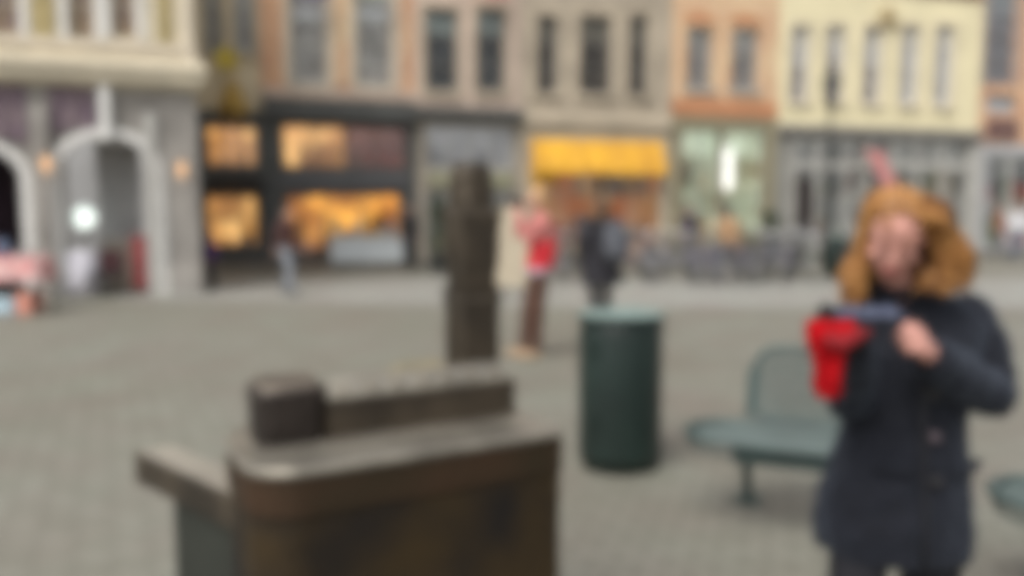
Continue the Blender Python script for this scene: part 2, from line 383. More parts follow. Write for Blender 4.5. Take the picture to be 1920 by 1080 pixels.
def bandy(fr, root, name, X0, X1, Yt, Yb, out, m, inn=0.0, xm=None):
    xm = xm or (X0 + X1) / 2
    z0, z1 = fr.z(xm, Yb), fr.z(xm, Yt); q = MB(fr.T); q.box((fr.u(X0, (Yt+Yb)/2) + 0.012, inn + 0.003, z0), (fr.u(X1, (Yt+Yb)/2) - 0.012, out, z1)); return q.build(name, m, root, bevel=0.015)

WARM = glow('shop_light_warm', (0.16, 0.07, 0.02), (0.78, 0.52, 0.19), 0.66, 1.6, (0.44, 0.24, 0.08))
WARM2 = glow('shop_light_amber', (0.14, 0.05, 0.02), (0.90, 0.50, 0.10), 0.78, 1.4, (0.42, 0.20, 0.05))
BROWNL = glow('shop_light_brown', (0.10, 0.035, 0.03), (0.22, 0.08, 0.05), 0.5, 1.0)
GREENL = glow('shop_light_green', (0.22, 0.20, 0.12), (0.50, 0.56, 0.44), 0.35, 1.2)
GREENL2 = glow('shop_light_green_bright', (0.5, 0.55, 0.42), (0.62, 0.72, 0.58), 0.5, 1.2)
PALEL = glow('shop_light_pale', (0.20, 0.20, 0.20), (0.42, 0.42, 0.43), 0.3, 1.6)
MIXL = glow('shop_light_mixed', (0.10, 0.11, 0.11), (0.38, 0.38, 0.36), 0.3, 1.4)
REDL = glow('shop_light_red', (0.30, 0.14, 0.05), (0.32, 0.09, 0.03), 0.5, 1.0, (0.36, 0.24, 0.13))
LAMP = glow('lamp_white', (1.0, 1.0, 0.95), (1.0, 1.0, 1.0), 1.1, 1)

# house 1: narrow, tan
fr = ROW
uh = [hole(fr, 384, 416, -40, 100), hole(fr, 440, 476, -40, 100)]
lh = [hole(fr, 386, 486, 236, 312), hole(fr, 386, 484, 366, 462)]
h1, *_ = house('tan_house', 'narrow tan house with golden lit shop between the arcaded building and the orange brick house', 'house', fr, 330, 490, 205, TAN_WALL, DARK_PAINT, uh, lh)
for h in uh: window(fr, h1, h, GLASS_GREY, PALE_PAINT, 2, 3, surround=(0.08, STONE_BEIGE), sill=STONE_BEIGE)
shop(fr, h1, lh[0], WARM, DARK_PAINT, 3, 1, (1, 3), dens=0.4, seed=3); shop(fr, h1, lh[1], WARM, DARK_PAINT, 3, 2, (1, 3), seed=4)
q = MB(fr.T); z0 = fr.z(435, 362); z1 = fr.z(435, 330); ua, ub = fr.u(384), fr.u(489)
q.add([(ua,0.01,z1),(ub,0.01,z1),(ub,0.01,z0+0.05),(ua,0.01,z0+0.05),(ua,0.9,z0),(ub,0.9,z0),(ub,0.9,z0-0.12),(ua,0.9,z0-0.12)],[(0,1,5,4),(4,5,6,7),(3,7,6,2),(0,4,7,3),(1,2,6,5)]); q.build('awning', BLACK, h1)

# house 2: orange brick with the dark shopfront
uh = [hole(fr, 545, 613, -40, 160), hole(fr, 668, 736, -40, 163)]
lh = [hole(fr, 530, 762, 236, 316), hole(fr, 538, 752, 364, 470)]
h2, ua, ub, zs = house('orange_brick_house', 'orange brick house with cream framed windows above a dark grey shopfront with golden lit displays', 'house', fr, 490, 778, 190, ORANGE_BRICK, DARK_PAINT, uh, lh, lower_out=0.05)
for h in uh: window(fr, h2, h, GLASS_GREY, PALE_PAINT, 4, 5, surround=(0.20, CREAM_TRIM), sill=CREAM_TRIM, top_tint=(0.38, GLASS_PAINTED_SKY))
bandy(fr, h2, 'cornice', 490, 778, 190, 224, 0.35, DARK_PAINT, 0.05); bandy(fr, h2, 'string_course', 490, 778, 168, 186, 0.09, STONE_PINK)
bandy(fr, h2, 'fascia', 520, 766, 325, 352, 0.14, mat('slate_board', (0.09, 0.09, 0.095), 0.5), 0.05)
a, b, c, d = lh[0]; m_ = a + (b - a) * 0.50
w = shop(fr, h2, (a, m_, c, d), WARM, DARK_PAINT, 2, 1, (3,), out=0.05, dens=0.2, seed=5); shop(fr, h2, (m_, b, c, d), BROWNL, DARK_PAINT, 2, 1, (0, 1), out=0.05, dens=0.5, seed=6)
shop(fr, h2, lh[1], WARM2, DARK_PAINT, 3, 1, (0, 1, 3), out=0.05, dens=0.8, seed=7)
cx = fr.u(642, 80)
q = MB(fr.T); q.box((fr.u(626, 90), 0.003, zs + 0.5), (fr.u(655, 90), 0.06, 10)); q.build('pilaster', PEACH_BRICK, h2)

# house 3: pinkish, pale shop
uh = [hole(fr, 797, 858, 15, 172), hole(fr, 893, 947, 15, 172)]
lh = [hole(fr, 800, 962, 236, 318), hole(fr, 800, 962, 358, 468)]
h3, *_ = house('pinkish_house', 'pinkish rendered house with two dark arched windows over a pale shop behind the bronze tower', 'house', fr, 778, 978, 204, STONE_PINK, mat('pale_front', (0.33, 0.29, 0.235), 0.7, var=0.15), uh, lh)
for h in uh: window(fr, h3, h, GLASS_DARK, MID_PAINT, 2, 3, surround=(0.10, STONE_BEIGE), sill=STONE_BEIGE, top_tint=(0.3, mat('glass_teal', (0.2, 0.24, 0.23), 0.2)))
bandy(fr, h3, 'cornice', 778, 978, 204, 226, 0.3, DARK_PAINT)
shop(fr, h3, lh[0], PALEL, PALE_PAINT, 4, 1, (5,), dens=0.2, seed=8); shop(fr, h3, lh[1], MIXL, PALE_PAINT, 4, 2, (4, 1, 2), seed=9)
bandy(fr, h3, 'sign_board', 802, 960, 322, 350, 0.08, mat('sage_board', (0.25, 0.26, 0.15), 0.6, rgb2=(0.32, 0.30, 0.22), scale=5))

# house 4: taupe stone, yellow awning
uh = [hole(fr, 1006, 1046, 28, 176), hole(fr, 1086, 1146, 28, 178), hole(fr, 1178, 1214, 28, 180)]
lh = [hole(fr, 996, 1240, 262, 466)]
h4, *_ = house('taupe_stone_house', 'greyish beige stone house with three dark brown windows and a bright yellow awning', 'house', fr, 978, 1258, 216, STONE_TAUPE, STONE_BEIGE, uh, lh)
for h in uh: window(fr, h4, h, GLASS_BROWN, MID_PAINT, 2, 3, surround=(0.14, STONE_BEIGE), sill=STONE_BEIGE, top_tint=(0.33, mat('glass_olive', (0.12, 0.11, 0.085), 0.2)))
bandy(fr, h4, 'cornice', 978, 1258, 212, 238, 0.14, STONE_BEIGE)
shop(fr, h4, lh[0], REDL, STONE_BEIGE, 4, 2, (0, 1, 2, 5), dens=0.8, seed=11)
AW = mat('yellow_awning_cloth', (0.56, 0.28, 0.03), 0.7, rgb2=(0.80, 0.43, 0.03), scale=1.1)
q = MB(fr.T); u0, u1 = fr.u(994, 290), fr.u(1240, 290); zt, zf = fr.z(1118, 262), fr.z(1118, 318); n = 24
rows = [[Vector((u0 + (u1-u0)*i/n, 0.02 + 0.42*k + 0.03*math.sin(i*1.7)*k, zt + (zf - zt)*k)) for i in range(n + 1)] for k in (0, 0.5, 1)]
rows.append([Vector((u0 + (u1-u0)*i/n, 0.45 + 0.03*math.sin(i*1.7), zf - 0.12 - 0.08*abs(math.sin(i*math.pi/2)))) for i in range(n + 1)])
q.loft(rows, cap=False, close=False)
aw = q.build('awning', AW, h4)
q = MB(fr.T)
for uu in (u0 + 0.1, u1 - 0.1): q.tube([(uu, 0.02, zt - 0.9), (uu, 0.40, zf - 0.02)], 0.02, 8)
q.build('awning_arm', PALE_PAINT, aw)
q = MB(fr.T); q.box((fr.u(994, 300), 0.02, fr.z(1020, 346)), (fr.u(1042, 300), 0.10, fr.z(1020, 300))); q.build('hanging_banner', mat('ochre_cloth', (0.60, 0.34, 0.05), 0.8), h4)

# house 5: peach brick
uh = [hole(fr, 1286, 1336, 50, 166), hole(fr, 1370, 1422, 52, 168)]
lh = [hole(fr, 1278, 1352, 242, 462), hole(fr, 1356, 1432, 242, 462)]
h5, *_ = house('peach_brick_house', 'peach brick house with two windows over an orange band and a bright greenish white shop', 'house', fr, 1258, 1458, 222, PEACH_BRICK, mat('olive_front', (0.27, 0.24, 0.155), 0.7, var=0.15), uh, lh)
for h in uh: window(fr, h5, h, mat('glass_mauve', (0.16, 0.15, 0.15), 0.15, var=0.3), PALE_PAINT, 2, 4, surround=(0.09, PEACH_BRICK), sill=PALE_PAINT, top_tint=(0.4, GLASS_GREY))
for h in uh:
    a, b, c, d = h; q = MB(fr.T); n = 10; s_ = []
    for i in range(n + 1):
        t = math.pi * i / n; s_.append(((a+b)/2 - (b-a)*0.62*math.cos(t), d + 0.16 + 0.28*math.sin(t)))
    for i in range(n):
        (x0, z0_), (x1, z1_) = s_[i], s_[i+1]
        q.add([(x0, 0.003, d+0.12), (x1, 0.003, d+0.12), (x1, 0.003, z1_), (x0, 0.003, z0_), (x0, 0.04, d+0.12), (x1, 0.04, d+0.12), (x1, 0.04, z1_), (x0, 0.04, z0_)], [(4,5,6,7),(7,6,2,3),(0,4,7,3),(1,2,6,5)])
    q.build('brick_arch', ORANGE_BAND, h5)
bandy(fr, h5, 'orange_band', 1258, 1458, 188, 218, 0.06, ORANGE_BAND)
shop(fr, h5, lh[0], GREENL, MID_PAINT, 2, 2, (1, 4, 3), dens=0.9, seed=12); w = shop(fr, h5, lh[1], GREENL, MID_PAINT, 1, 2, (4, 1), dens=0.5, seed=13)
q = MB(fr.T); q.box((fr.u(1280, 260), -0.9, fr.z(1350, 288)), (fr.u(1430, 260), -0.86, fr.z(1350, 246))); q.build('light_box', GREENL2, w)
q = MB(fr.T); q.box((fr.u(1366, 320), -0.9, fr.z(1382, 355)), (fr.u(1398, 320), -0.85, fr.z(1382, 275))); q.build('light_panel', LAMP, w)

# house 6: long cream yellow house with five windows
uh = [hole(fr, cx - 17, cx + 17, 48, 190 + k*2) for k, cx in enumerate((1500, 1566, 1636, 1706, 1770))]
lh = [hole(fr, 1484, 1618, 262, 462), hole(fr, 1628, 1812, 262, 462)]
h6, *_ = house('cream_yellow_house', 'long cream yellow house with five tall narrow windows above a grey shopfront', 'house', fr, 1458, 1836, 244, YELLOW_WALL, mat('greige_front', (0.26, 0.255, 0.23), 0.6, var=0.15), uh, lh, H=9.0)
CUR = mat('pale_top_tint', (0.42, 0.41, 0.38), 0.9, var=0.1)
DRP = mat('drape_dark', (0.13, 0.11, 0.12), 0.9, var=0.4, scale=3)
for k, h in enumerate(uh): window(fr, h6, h, GLASS_PALE, WHITE_PAINT, 2, 4, surround=(0.10, CREAM_TRIM), sill=CREAM_TRIM, blind=((0.0, 1.0, 0.0, (0.45, 0.6, 0.5)[k], DRP) if k < 3 else None), top_tint=(0.25, CUR))
bandy(fr, h6, 'cornice', 1458, 1836, 240, 258, 0.25, MID_PAINT)
shop(fr, h6, lh[0], MIXL, PALE_PAINT, 4, 2, (5, 1, 4), dens=0.8, seed=14); shop(fr, h6, lh[1], MIXL, PALE_PAINT, 5, 2, (5, 4, 2), dens=0.8, seed=15)
q = MB(fr.T)
q.box((fr.u(1812, 350), 0.02, 0), (fr.u(1833, 350), 0.16, fr.z(1600, 272)))
for X in (1484, 1528, 1580, 1622, 1668, 1715, 1760, 1812): q.lathe(Vector((fr.u(X, 350), 0.10, 0)), [(0.10, 0.0), (0.10, 0.3), (0.07, 0.35), (0.065, fr.z(1600, 275)), (0.09, fr.z(1600, 262))], 12)
q.build('shopfront_column', PALE_PAINT, h6)
bandy(fr, h6, 'fascia', 1484, 1812, 303, 318, 0.08, PALE_PAINT)
q = MB(fr.T); u0, z0 = fr.hit(1503, 380); n = 20
q.loft([[Vector((u0 + 0.42*math.cos(t), y, z0 + 0.95*math.sin(t))) for t in [2*math.pi*i/n for i in range(n)]] for y in (0.12, 0.16)]); q.build('oval_board', mat('dark_brown_board', (0.03, 0.022, 0.02), 0.5), h6)
q = MB(fr.T); u0, z0 = fr.hit(1662, 30); q.ell((u0, 0.08, z0), (0.42, 0.08, 0.28)); q.ell((u0, 0.14, z0), (0.2, 0.08, 0.36)); q.box((u0 - 0.7, 0.003, z0 - 0.42), (u0 + 0.7, 0.06, z0 - 0.34)); q.build('crest', mat('tan_stucco', (0.42, 0.33, 0.18), 0.8), h6, smooth=False)

# house 7: bay of bluish glass in brick at the right edge
uh = [hole(fr, 1850, 1906, -30, 160), hole(fr, 1850, 1906, 178, 212)]
lh = [hole(fr, 1850, 1985, 290, 462)]
h7, *_ = house('glass_bay_house', 'brick house with a tall bluish grey glass bay at the right edge of the square', 'house', fr, 1836, 2040, 272, ORANGE_BRICK, mat('white_front', (0.42, 0.42, 0.43), 0.6), uh, lh)
window(fr, h7, uh[0], mat('glass_slate', (0.15, 0.155, 0.17), 0.12, var=0.3), BLUEGREY_WALL, 2, 4, surround=(0.16, BLUEGREY_WALL), top_tint=(0.3, mat('glass_steel', (0.24, 0.27, 0.29), 0.2)))
window(fr, h7, uh[1], GLASS_PAINTED_SKY, BLUEGREY_WALL, 2, 1)
shop(fr, h7, lh[0], MIXL, WHITE_PAINT, 3, 2, (4, 5, 0), dens=0.9, seed=16)
bandy(fr, h7, 'red_panel', 1848, 1908, 222, 262, 0.08, mat('maroon_panel', (0.16, 0.09, 0.08), 0.7))

# pale round bollard-like pilaster ends between the houses
# ------------------------------------------------------------------ arcaded building at the left
fl = LEFTB
root = thing('arcaded_building', 'cream stone building with white trimmed ground floor arches at the left edge', 'building', fl.T(Vector((-1, 0, 0))))
ua, ub = fl.u(-560), fl.u(372, 350)
zc0, zc1 = fl.z(180, 152), fl.z(180, 108)
uh = [hole(fl, 126, 178, -60, 72), hole(fl, 206, 256, -60, 72), hole(fl, -40, 38, -60, 68), hole(fl, -240, -150, -60, 68)]
w = MB(fl.T); wall_with_holes(w, ua, ub, zc1 - 0.05, 9.8, uh); w.build('wall', CREAM, root)
VGL = mat('glass_plum', (0.16, 0.11, 0.13), 0.2, rgb2=(0.30, 0.22, 0.12), scale=2.2)
for k, h in enumerate(uh): window(fl, root, h, VGL, CREAM_TRIM, 1, 2, surround=(0.11, WHITE_PAINT), border=0.05)
for (Xa, Xb) in ((62, 100), (294, 322), (-120, -80)):
    q = MB(fl.T); q.box((fl.u(Xa, 40), 0.003, fl.z(80, 82)), (fl.u(Xb, 40), 0.06, 9)); q.build('ochre_panel', mat('ochre_stone', (0.40, 0.32, 0.15), 0.8), root)
q = MB(fl.T); q.box((fl.u(345, 60), 0.003, zc1), (ub, 0.12, 9.7)); q.build('corner_pilaster', CREAM_TRIM, root)
# cornice in steps
q = MB(fl.T)
for k, (o1, za, zb) in enumerate(((0.14, zc0 - 0.10, zc0), (0.30, zc0 + 0.002, zc0 + 0.20), (0.40, zc0 + 0.202, zc1 - 0.12), (0.26, zc1 - 0.118, zc1))): q.box((ua - 0.01, -0.2, za), (ub + o1*0.6, o1, zb))
q.build('cornice', CREAM, root, bevel=0.02)
q = MB(fl.T); q.box((ua, 0.003, zc1 + 0.12), (ub + 0.05, 0.10, zc1 + 0.30)); q.build('string_course', CREAM_TRIM, root)
arches = [(112, 298, 252), (-150, 50, 268), (-420, -210, 268)]
zsill = 0.0; arc = []
for Xa, Xb, Yt in arches:
    a, b = fl.u(Xa, 400), fl.u(Xb, 400); zt = fl.z((Xa+Xb)/2, Yt); arc.append((a, b, 0.0, zt))
w = MB(fl.T); wall_with_holes(w, ua, ub, 0, zc0 - 0.1, arc, thick=0.5)
for (a, b, z0, zt) in arc:
    c = (a + b) / 2; rr = (b - a) / 2; zs_ = zt - rr * 0.75; n = 16
    pts = [(c - rr*math.cos(math.pi*i/n), zs_ + rr*0.75*math.sin(math.pi*i/n)) for i in range(n + 1)]
    for i in range(n):
        (x0, za), (x1, zb) = pts[i], pts[i+1]
        w.add([(x0, -0.002, za), (x1, -0.002, zb), (x1, -0.002, zt + 0.001), (x0, -0.002, zt + 0.001)], [(0, 1, 2, 3)])
        w.add([(x0, -0.002, za), (x1, -0.002, zb), (x1, -0.5, zb), (x0, -0.5, za)], [(3, 2, 1, 0)])
w.build('arcade_wall', STONE_GREY, root)
for (a, b, z0, zt) in arc:
    c = (a + b) / 2; rr = (b - a) / 2; zs_ = zt - rr * 0.75; n = 18
    q = MB(fl.T); ins = []; outs = []
    path = [(a, 0.0), (a, zs_)] + [(c - rr*math.cos(math.pi*i/n), zs_ + rr*0.75*math.sin(math.pi*i/n)) for i in range(1, n)] + [(b, zs_), (b, 0.0)]
    def offp(i, dd):
        x, z = path[i]
        if z <= zs_: return (x + (dd if x > c else -dd), z)
        vx, vz = x - c, z - zs_; L = math.hypot(vx, vz); return (x + vx/L*dd, z + vz/L*dd)
    rings = []
    for i in range(len(path)):
        xi, zi = offp(i, -0.05); xo, zo = offp(i, 0.11)
        rings.append([Vector((xi, 0.003, zi)), Vector((xo, 0.003, zo)), Vector((xo, 0.09, zo)), Vector((xi, 0.09, zi))])
    q.loft(rings); q.build('arch_trim', WHITE_PAINT, root)
    q = MB(fl.T); q.box((c - 0.09, 0.095, zt - 0.12), (c + 0.09, 0.22, zc0 - 0.11)); q.build('keystone', WHITE_PAINT, root, bevel=0.02)
    for s_ in (-1, 1):                                                     # purple cloth swags over the arches
        q = MB(fl.T); x0, x1 = c + s_*0.14, c + s_*(rr + 0.08); zz = zt + 0.02; rows = []
        for k in range(6):
            t = k/5; z = zc0 - 0.12 - t * (zc0 - 0.12 - zz) * 0.9; rows.append([Vector((x0 + (x1-x0)*i/8, 0.02 + 0.05*t + 0.025*math.sin(i*1.9), z - 0.10*abs(math.cos(i*0.4))*t)) for i in range(9)])
        q.loft(rows, cap=False, close=False)
        if not (s_ == 1 and c > 0): q.build('cloth_swag', mat('purple_cloth', (0.14, 0.10, 0.13), 0.9, rgb2=(0.22, 0.17, 0.18), scale=3), root)
# white shaft at the right of the near arch
q = MB(fl.T); q.box((fl.u(276, 400), -0.2, 0.0), (fl.u(300, 400), 0.12, fl.z(288, 215))); q.build('white_shaft', PALE_PAINT, root, bevel=0.03)
q = MB(fl.T); q.box((fl.u(312, 400), 0.003, 0), (fl.u(374, 400), 0.16, 0.5)); q.build('pier_base', STONE_GREY, root, bevel=0.02)
q = MB(fl.T); q.box((fl.u(58, 400), 0.003, 0), (fl.u(106, 400), 0.30, 0.55)); q.build('pier_base', STONE_GREY, root, bevel=0.02)
q = MB(fl.T); q.box((fl.u(66, 400), 0.003, 0.552), (fl.u(102, 400), 0.2, fl.z(80, 200))); q.build('pier_shaft', STONE_GREY, root, bevel=0.02)
# room behind the arches
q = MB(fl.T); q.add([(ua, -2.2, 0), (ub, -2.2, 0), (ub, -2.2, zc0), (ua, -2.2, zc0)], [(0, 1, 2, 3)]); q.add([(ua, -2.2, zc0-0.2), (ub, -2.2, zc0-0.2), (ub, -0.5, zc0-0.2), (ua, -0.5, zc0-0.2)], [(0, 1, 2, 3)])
q.build('added_arcade_glow_wall', glow('glowing_back_wall', (0.30, 0.29, 0.28), (0.52, 0.51, 0.50), 0.45, 0.9), root)  # wall made to glow, added to brighten the dark arch
q = MB(fl.T); a, b = fl.u(40, 400), fl.u(96, 400); q.box((a, -2.18, 0), (b, -0.52, zc0 - 0.22)); q.build('partition', STONE_GREY, root)
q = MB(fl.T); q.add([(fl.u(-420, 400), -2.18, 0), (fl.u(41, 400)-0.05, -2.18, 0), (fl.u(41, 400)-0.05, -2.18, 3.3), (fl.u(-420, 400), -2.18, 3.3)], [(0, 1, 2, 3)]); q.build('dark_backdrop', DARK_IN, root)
w = MB(fl.T); w.box((ub - 0.3, -8, 0), (ub - 0.003, -0.51, 9.8)); w.box((ua, -8, 0), (ua + 0.3, -0.51, 9.8)); w.build('side_wall', CREAM, root)
q = MB(fl.T); q.box((ua - 0.1, -8, 9.803), (ub + 0.2, 0.3, 10.1)); q.build('roof', ROOF, root)
q = MB(fl.T)                                                               # slatted shutter in the back of the arch
u0, u1 = fl.u(176, 400), fl.u(252, 400)
for k in range(9): q.box((u0 + (u1-u0)*k/9, -1.22, 1.05), (u0 + (u1-u0)*(k + 0.6)/9, -1.16, 3.1))
q.box((u0, -1.215, 1.0), (u1, -1.165, 1.05)); q.box((u0, -1.215, 3.1), (u1, -1.165, 3.16))
q.box((u0 - 0.06, -1.24, 0), (u0, -1.12, 3.1)); q.box((u1, -1.24, 0), (u1 + 0.06, -1.12, 3.1)); q.build('shutter', mat('glazing_bar_pale', (0.62, 0.61, 0.60), 0.6), root)
q = MB(fl.T); q.box((u0, -1.27, 1.05), (u1, -1.245, 3.1)); q.build('shutter_backing', mat('slate_backing', (0.16, 0.16, 0.17), 0.5), root)
q = MB(fl.T); q.box((u0, -1.20, 0.02), (u1, -1.15, 1.0)); q.build('shutter_base_panel', mat('beige_panel', (0.42, 0.36, 0.30), 0.8), root)
# ------------------------------------------------------------------ small things by the buildings
def wall_lantern(X, Y, label):
    u, z = LEFTB.hit(X, Y); T = LEFTB.T
    t = thing('wall_lantern', label, 'wall lamp', T(Vector((u, 0.0, z))), 'small lamps on the arcade piers')
    q = MB(T); q.box((u - 0.03, 0.0, z + 0.06), (u + 0.03, 0.3, z + 0.10)); q.tube([(u, 0.3, z + 0.1), (u, 0.32, z + 0.22), (u, 0.40, z + 0.2)], 0.012, 8); q.build('bracket', IRON, t)
    q = MB(T); q.lathe(Vector((u, 0.38, z)), [(0.05, -0.12), (0.08, 0.08), (0.02, 0.16)], 8); q.build('lamp_glass', glow('lamp_amber', (0.7, 0.4, 0.2), (0.8, 0.5, 0.3), 0.5, 1), t)
wall_lantern(94, 312, 'amber wall lamp on the pier between the two arches')
wall_lantern(342, 322, 'amber wall lamp on the corner pier nearest the tan house')

# gilded sign on the tan house
fr = ROW; T = fr.T; u, z = fr.hit(438, 190)
t = thing('gilded_sign', 'gilded hanging sign with round yellow plate on the tan house', 'sign', T(Vector((u, 0.0, z))))
q = MB(T); q.tube([(u, 0, z + 1.25), (u, 0.9, z + 1.25)], 0.025, 8); q.tube([(u, 0.85, z + 1.25), (u, 0.85, z + 0.3)], 0.02, 8); q.tube([(u, 0, z + 0.75), (u, 0.45, z + 1.2)], 0.018, 8); q.build('bracket', GOLD, t)
uy, zy = fr.hit(425, 118)
q = MB(T); n = 20; q.loft([[Vector((uy + r_*math.cos(a), y, zy + r_*math.sin(a))) for a in [2*math.pi*i/n for i in range(n)]] for r_, y in ((0.26, 0.62), (0.30, 0.66), (0.30, 0.70), (0.26, 0.74))]); q.build('round_plate', mat('yellow_enamel', (0.62, 0.48, 0.06), 0.5), t)
q = MB(T); q.lathe(Vector((u, 0.85, z)), [(0.05, 0.42), (0.16, 0.34), (0.24, 0.15), (0.34, -0.1), (0.42, -0.35), (0.38, -0.45), (0.1, -0.55)], 16); q.build('gilded_bell', mat('old_gilding', (0.38, 0.24, 0.05), 0.45, metal=0.3, var=0.5, scale=4), t, smooth=True)

# flags hanging from the fronts
def flag(X, Y, w, h, m, label, slant=0.0):
    u, z = fr.hit(X, Y); t = thing('flag', label, 'flag', T(Vector((u, 0, z))))
    q = MB(T); q.tube([(u, 0, z - 0.25), (u - slant*0.8, 0.9, z + 0.35)], 0.02, 8); q.build('flag_pole', IRON, t)
    q = MB(T); rows = []
    for k in range(9):
        s_ = k / 8; rows.append([Vector((u - w/2 - slant*0.4 + w*i/8 + slant*s_, 0.62 + 0.10*math.sin(i*1.3 + s_*2), z + 0.3 - h*s_ + 0.03*math.sin(i))) for i in range(9)])
    q.loft(rows, cap=False, close=False); q.build('flag_cloth', m, t, smooth=True)
flag(580, -28, 1.0, 0.75, mat('purple_flag', (0.13, 0.08, 0.22), 0.9), 'purple flag above the left window of the orange brick house')
flag(692, -32, 0.9, 0.75, mat('pale_green_flag', (0.42, 0.50, 0.30), 0.9), 'pale green flag above the right window of the orange brick house')
flag(915, -22, 1.0, 0.62, mat('red_flag', (0.55, 0.10, 0.12), 0.9), 'red flag above the right window of the pinkish house')
flag(1628, 300, 0.80, 1.25, mat('pink_flag', (0.62, 0.28, 0.27), 0.9), 'pink pennant hanging slanted above the red haired woman', slant=0.75)

# street lamp in front of the yellow house
p = G(1548, 500); t = thing('street_lamp', 'dark iron street lamp with lantern in front of the cream yellow house', 'street lamp', p)
q = MB(); q.lathe(p, [(0.14, 0), (0.14, 0.5), (0.07, 0.6), (0.05, 2.5), (0.04, 4.3)], 14); q.build('pole', IRON, t, smooth=True)
q = MB(); q.lathe(p + Vector((0.0, 0, 4.3)), [(0.06, 0), (0.17, 0.12), (0.24, 0.62), (0.20, 0.66)], 8); q.build('lantern', mat('lamp_glass_grey', (0.10, 0.10, 0.11), 0.2), t)
q = MB(); q.lathe(p + Vector((0.0, 0, 4.3)), [(0.28, 0.662), (0.18, 0.85), (0.04, 0.98), (0.02, 1.1)], 8); q.build('lantern_cap', IRON, t)

# white display counter outside the brick house
p = fr.T(Vector((fr.u(680, 470), 1.0, 0.11))); t = thing('display_counter', 'low white display counter in front of the orange brick house', 'counter', p)
u0, u1 = fr.u(612, 470), fr.u(750, 470)
q = MB(T); q.box((u0, 0.7, 0.112), (u1, 1.2, 0.80)); q.build('body', mat('pale_counter', (0.64, 0.68, 0.69), 0.6, var=0.1), t, bevel=0.02)
q = MB(T); q.box((u0 - 0.03, 0.67, 0.802), (u1 + 0.03, 1.23, 0.84)); q.build('counter_top', PALE_PAINT, t)
for k in range(7):
    uu = u0 + 0.12 + (u1 - u0 - 0.3) * k / 6; rnd = random.Random(k); hh = rnd.uniform(0.12, 0.45)
    q = MB(T); q.box((uu, 0.8, 0.841), (uu + 0.16, 1.0, 0.841 + hh)); q.box((uu + 0.02, 0.82, 0.841 + hh), (uu + 0.14, 0.98, 0.87 + hh))
    tag(q.build('display_box', GOODS[(2, 5, 2, 3, 2, 5, 2)[k]], bevel=0.01), 'small carton of goods on the low white display counter', 'box', 'cartons on the white counter')

# potted shrubs
LEAF = mat('shrub_leaves', (0.045, 0.07, 0.035), 0.8, var=0.4, scale=6); POT = mat('dark_pot', (0.03, 0.035, 0.035), 0.6)
def shrub(p, h, w, label, seed):
    t = thing('potted_shrub', label, 'plant', p, 'potted shrubs by the shop fronts'); rnd = random.Random(seed)
    q = MB(); q.lathe(p, [(0.17, 0), (0.24, 0.42), (0.26, 0.43), (0.26, 0.47), (0.2, 0.46)], 16); q.build('pot', POT, t)
    q = MB(); q.tube([p + Vector((0, 0, 0.4)), p + Vector((0.02, 0, h*0.8))], [0.03, 0.01], 8); q.build('stem', GOODS[1], t)
    q = MB()
    for k in range(1600):
        z = rnd.random(); rr = w * (0.35 + 0.65 * math.sin(math.pi * min(1, z*0.8 + 0.15))) * math.sqrt(rnd.random()) * rnd.choice((1, 1, 0.85, 1.12)); a = rnd.uniform(0, 6.28)
        c = p + Vector((rr*math.cos(a), rr*math.sin(a), 0.45 + z*(h - 0.5))); d1 = Vector((rnd.gauss(0,1), rnd.gauss(0,1), rnd.gauss(0,1))).normalized()*0.035; d2 = Vector((rnd.gauss(0,1), rnd.gauss(0,1), rnd.gauss(0,1))).normalized()*0.02
        q.add([c - d1, c + d2, c + d1, c - d2], [(0, 1, 2, 3)])
    q.build('foliage', LEAF, t)
shrub(G(824, 512), 1.95, 0.30, 'tall clipped evergreen in a dark pot left of the bronze tower', 2)
shrub(fr.T(Vector((fr.u(1424, 440), 0.6, 0.11))), 1.5, 0.3, 'bushy green plant in a pot at the greenish white shop', 3)

# beige board standing in the square
p = G(962, 556); t = thing('beige_panel', 'plain pale beige upright board standing behind the person in red', 'board', p)
q = MB(); q.cbox(p + Vector((0, 0, 0.90)), (0.60, 0.08, 1.45), R(8)); q.build('board', mat('beige_board', (0.50, 0.43, 0.32), 0.8, var=0.06), t, bevel=0.02)
q = MB()
for s_ in (-1, 1): q.cbox(p + Matrix.Rotation(R(8), 3, 'Z') @ Vector((0.26*s_, 0, 0.088)), (0.06, 0.3, 0.174), R(8))
q.build('foot', IRON, t)

# things under the arches
T = LEFTB.T; fl = LEFTB
def lb(X, v, z=0.0): return T(Vector((fl.u(X, 450), v, z)))
p = lb(150, -0.7); t = thing('globe_lamp', 'bright white globe lamp on a stand under the right arch', 'lamp', p)
zc = P(150, 408, p.y).z
q = MB(); q.ell(p + Vector((0, 0, zc)), (0.19, 0.19, 0.21), seg=20); q.build('globe', glow('globe_glow', (0.55, 0.66, 0.60), (0.90, 0.98, 0.92), 0.85, 5), t, smooth=True)
q = MB(); q.lathe(p, [(0.16, 0), (0.16, 0.03), (0.02, 0.05), (0.02, zc - 0.2)], 12); q.build('stand', IRON, t)
p = lb(140, -0.3); t = thing('draped_table', 'small table under a white cloth beneath the globe lamp', 'table', p)
q = MB(); q.lathe(p, [(0.38, 0.02), (0.34, 0.4), (0.30, 0.8), (0.27, 0.83)], 24); q.build('cloth', mat('lilac_white_cloth', (0.72, 0.70, 0.76), 0.9, var=0.08), t, smooth=True)
q = MB(); q.lathe(p, [(0.27, 0.832), (0.27, 0.85)], 24); q.build('table_top', WHITE_PAINT, t)
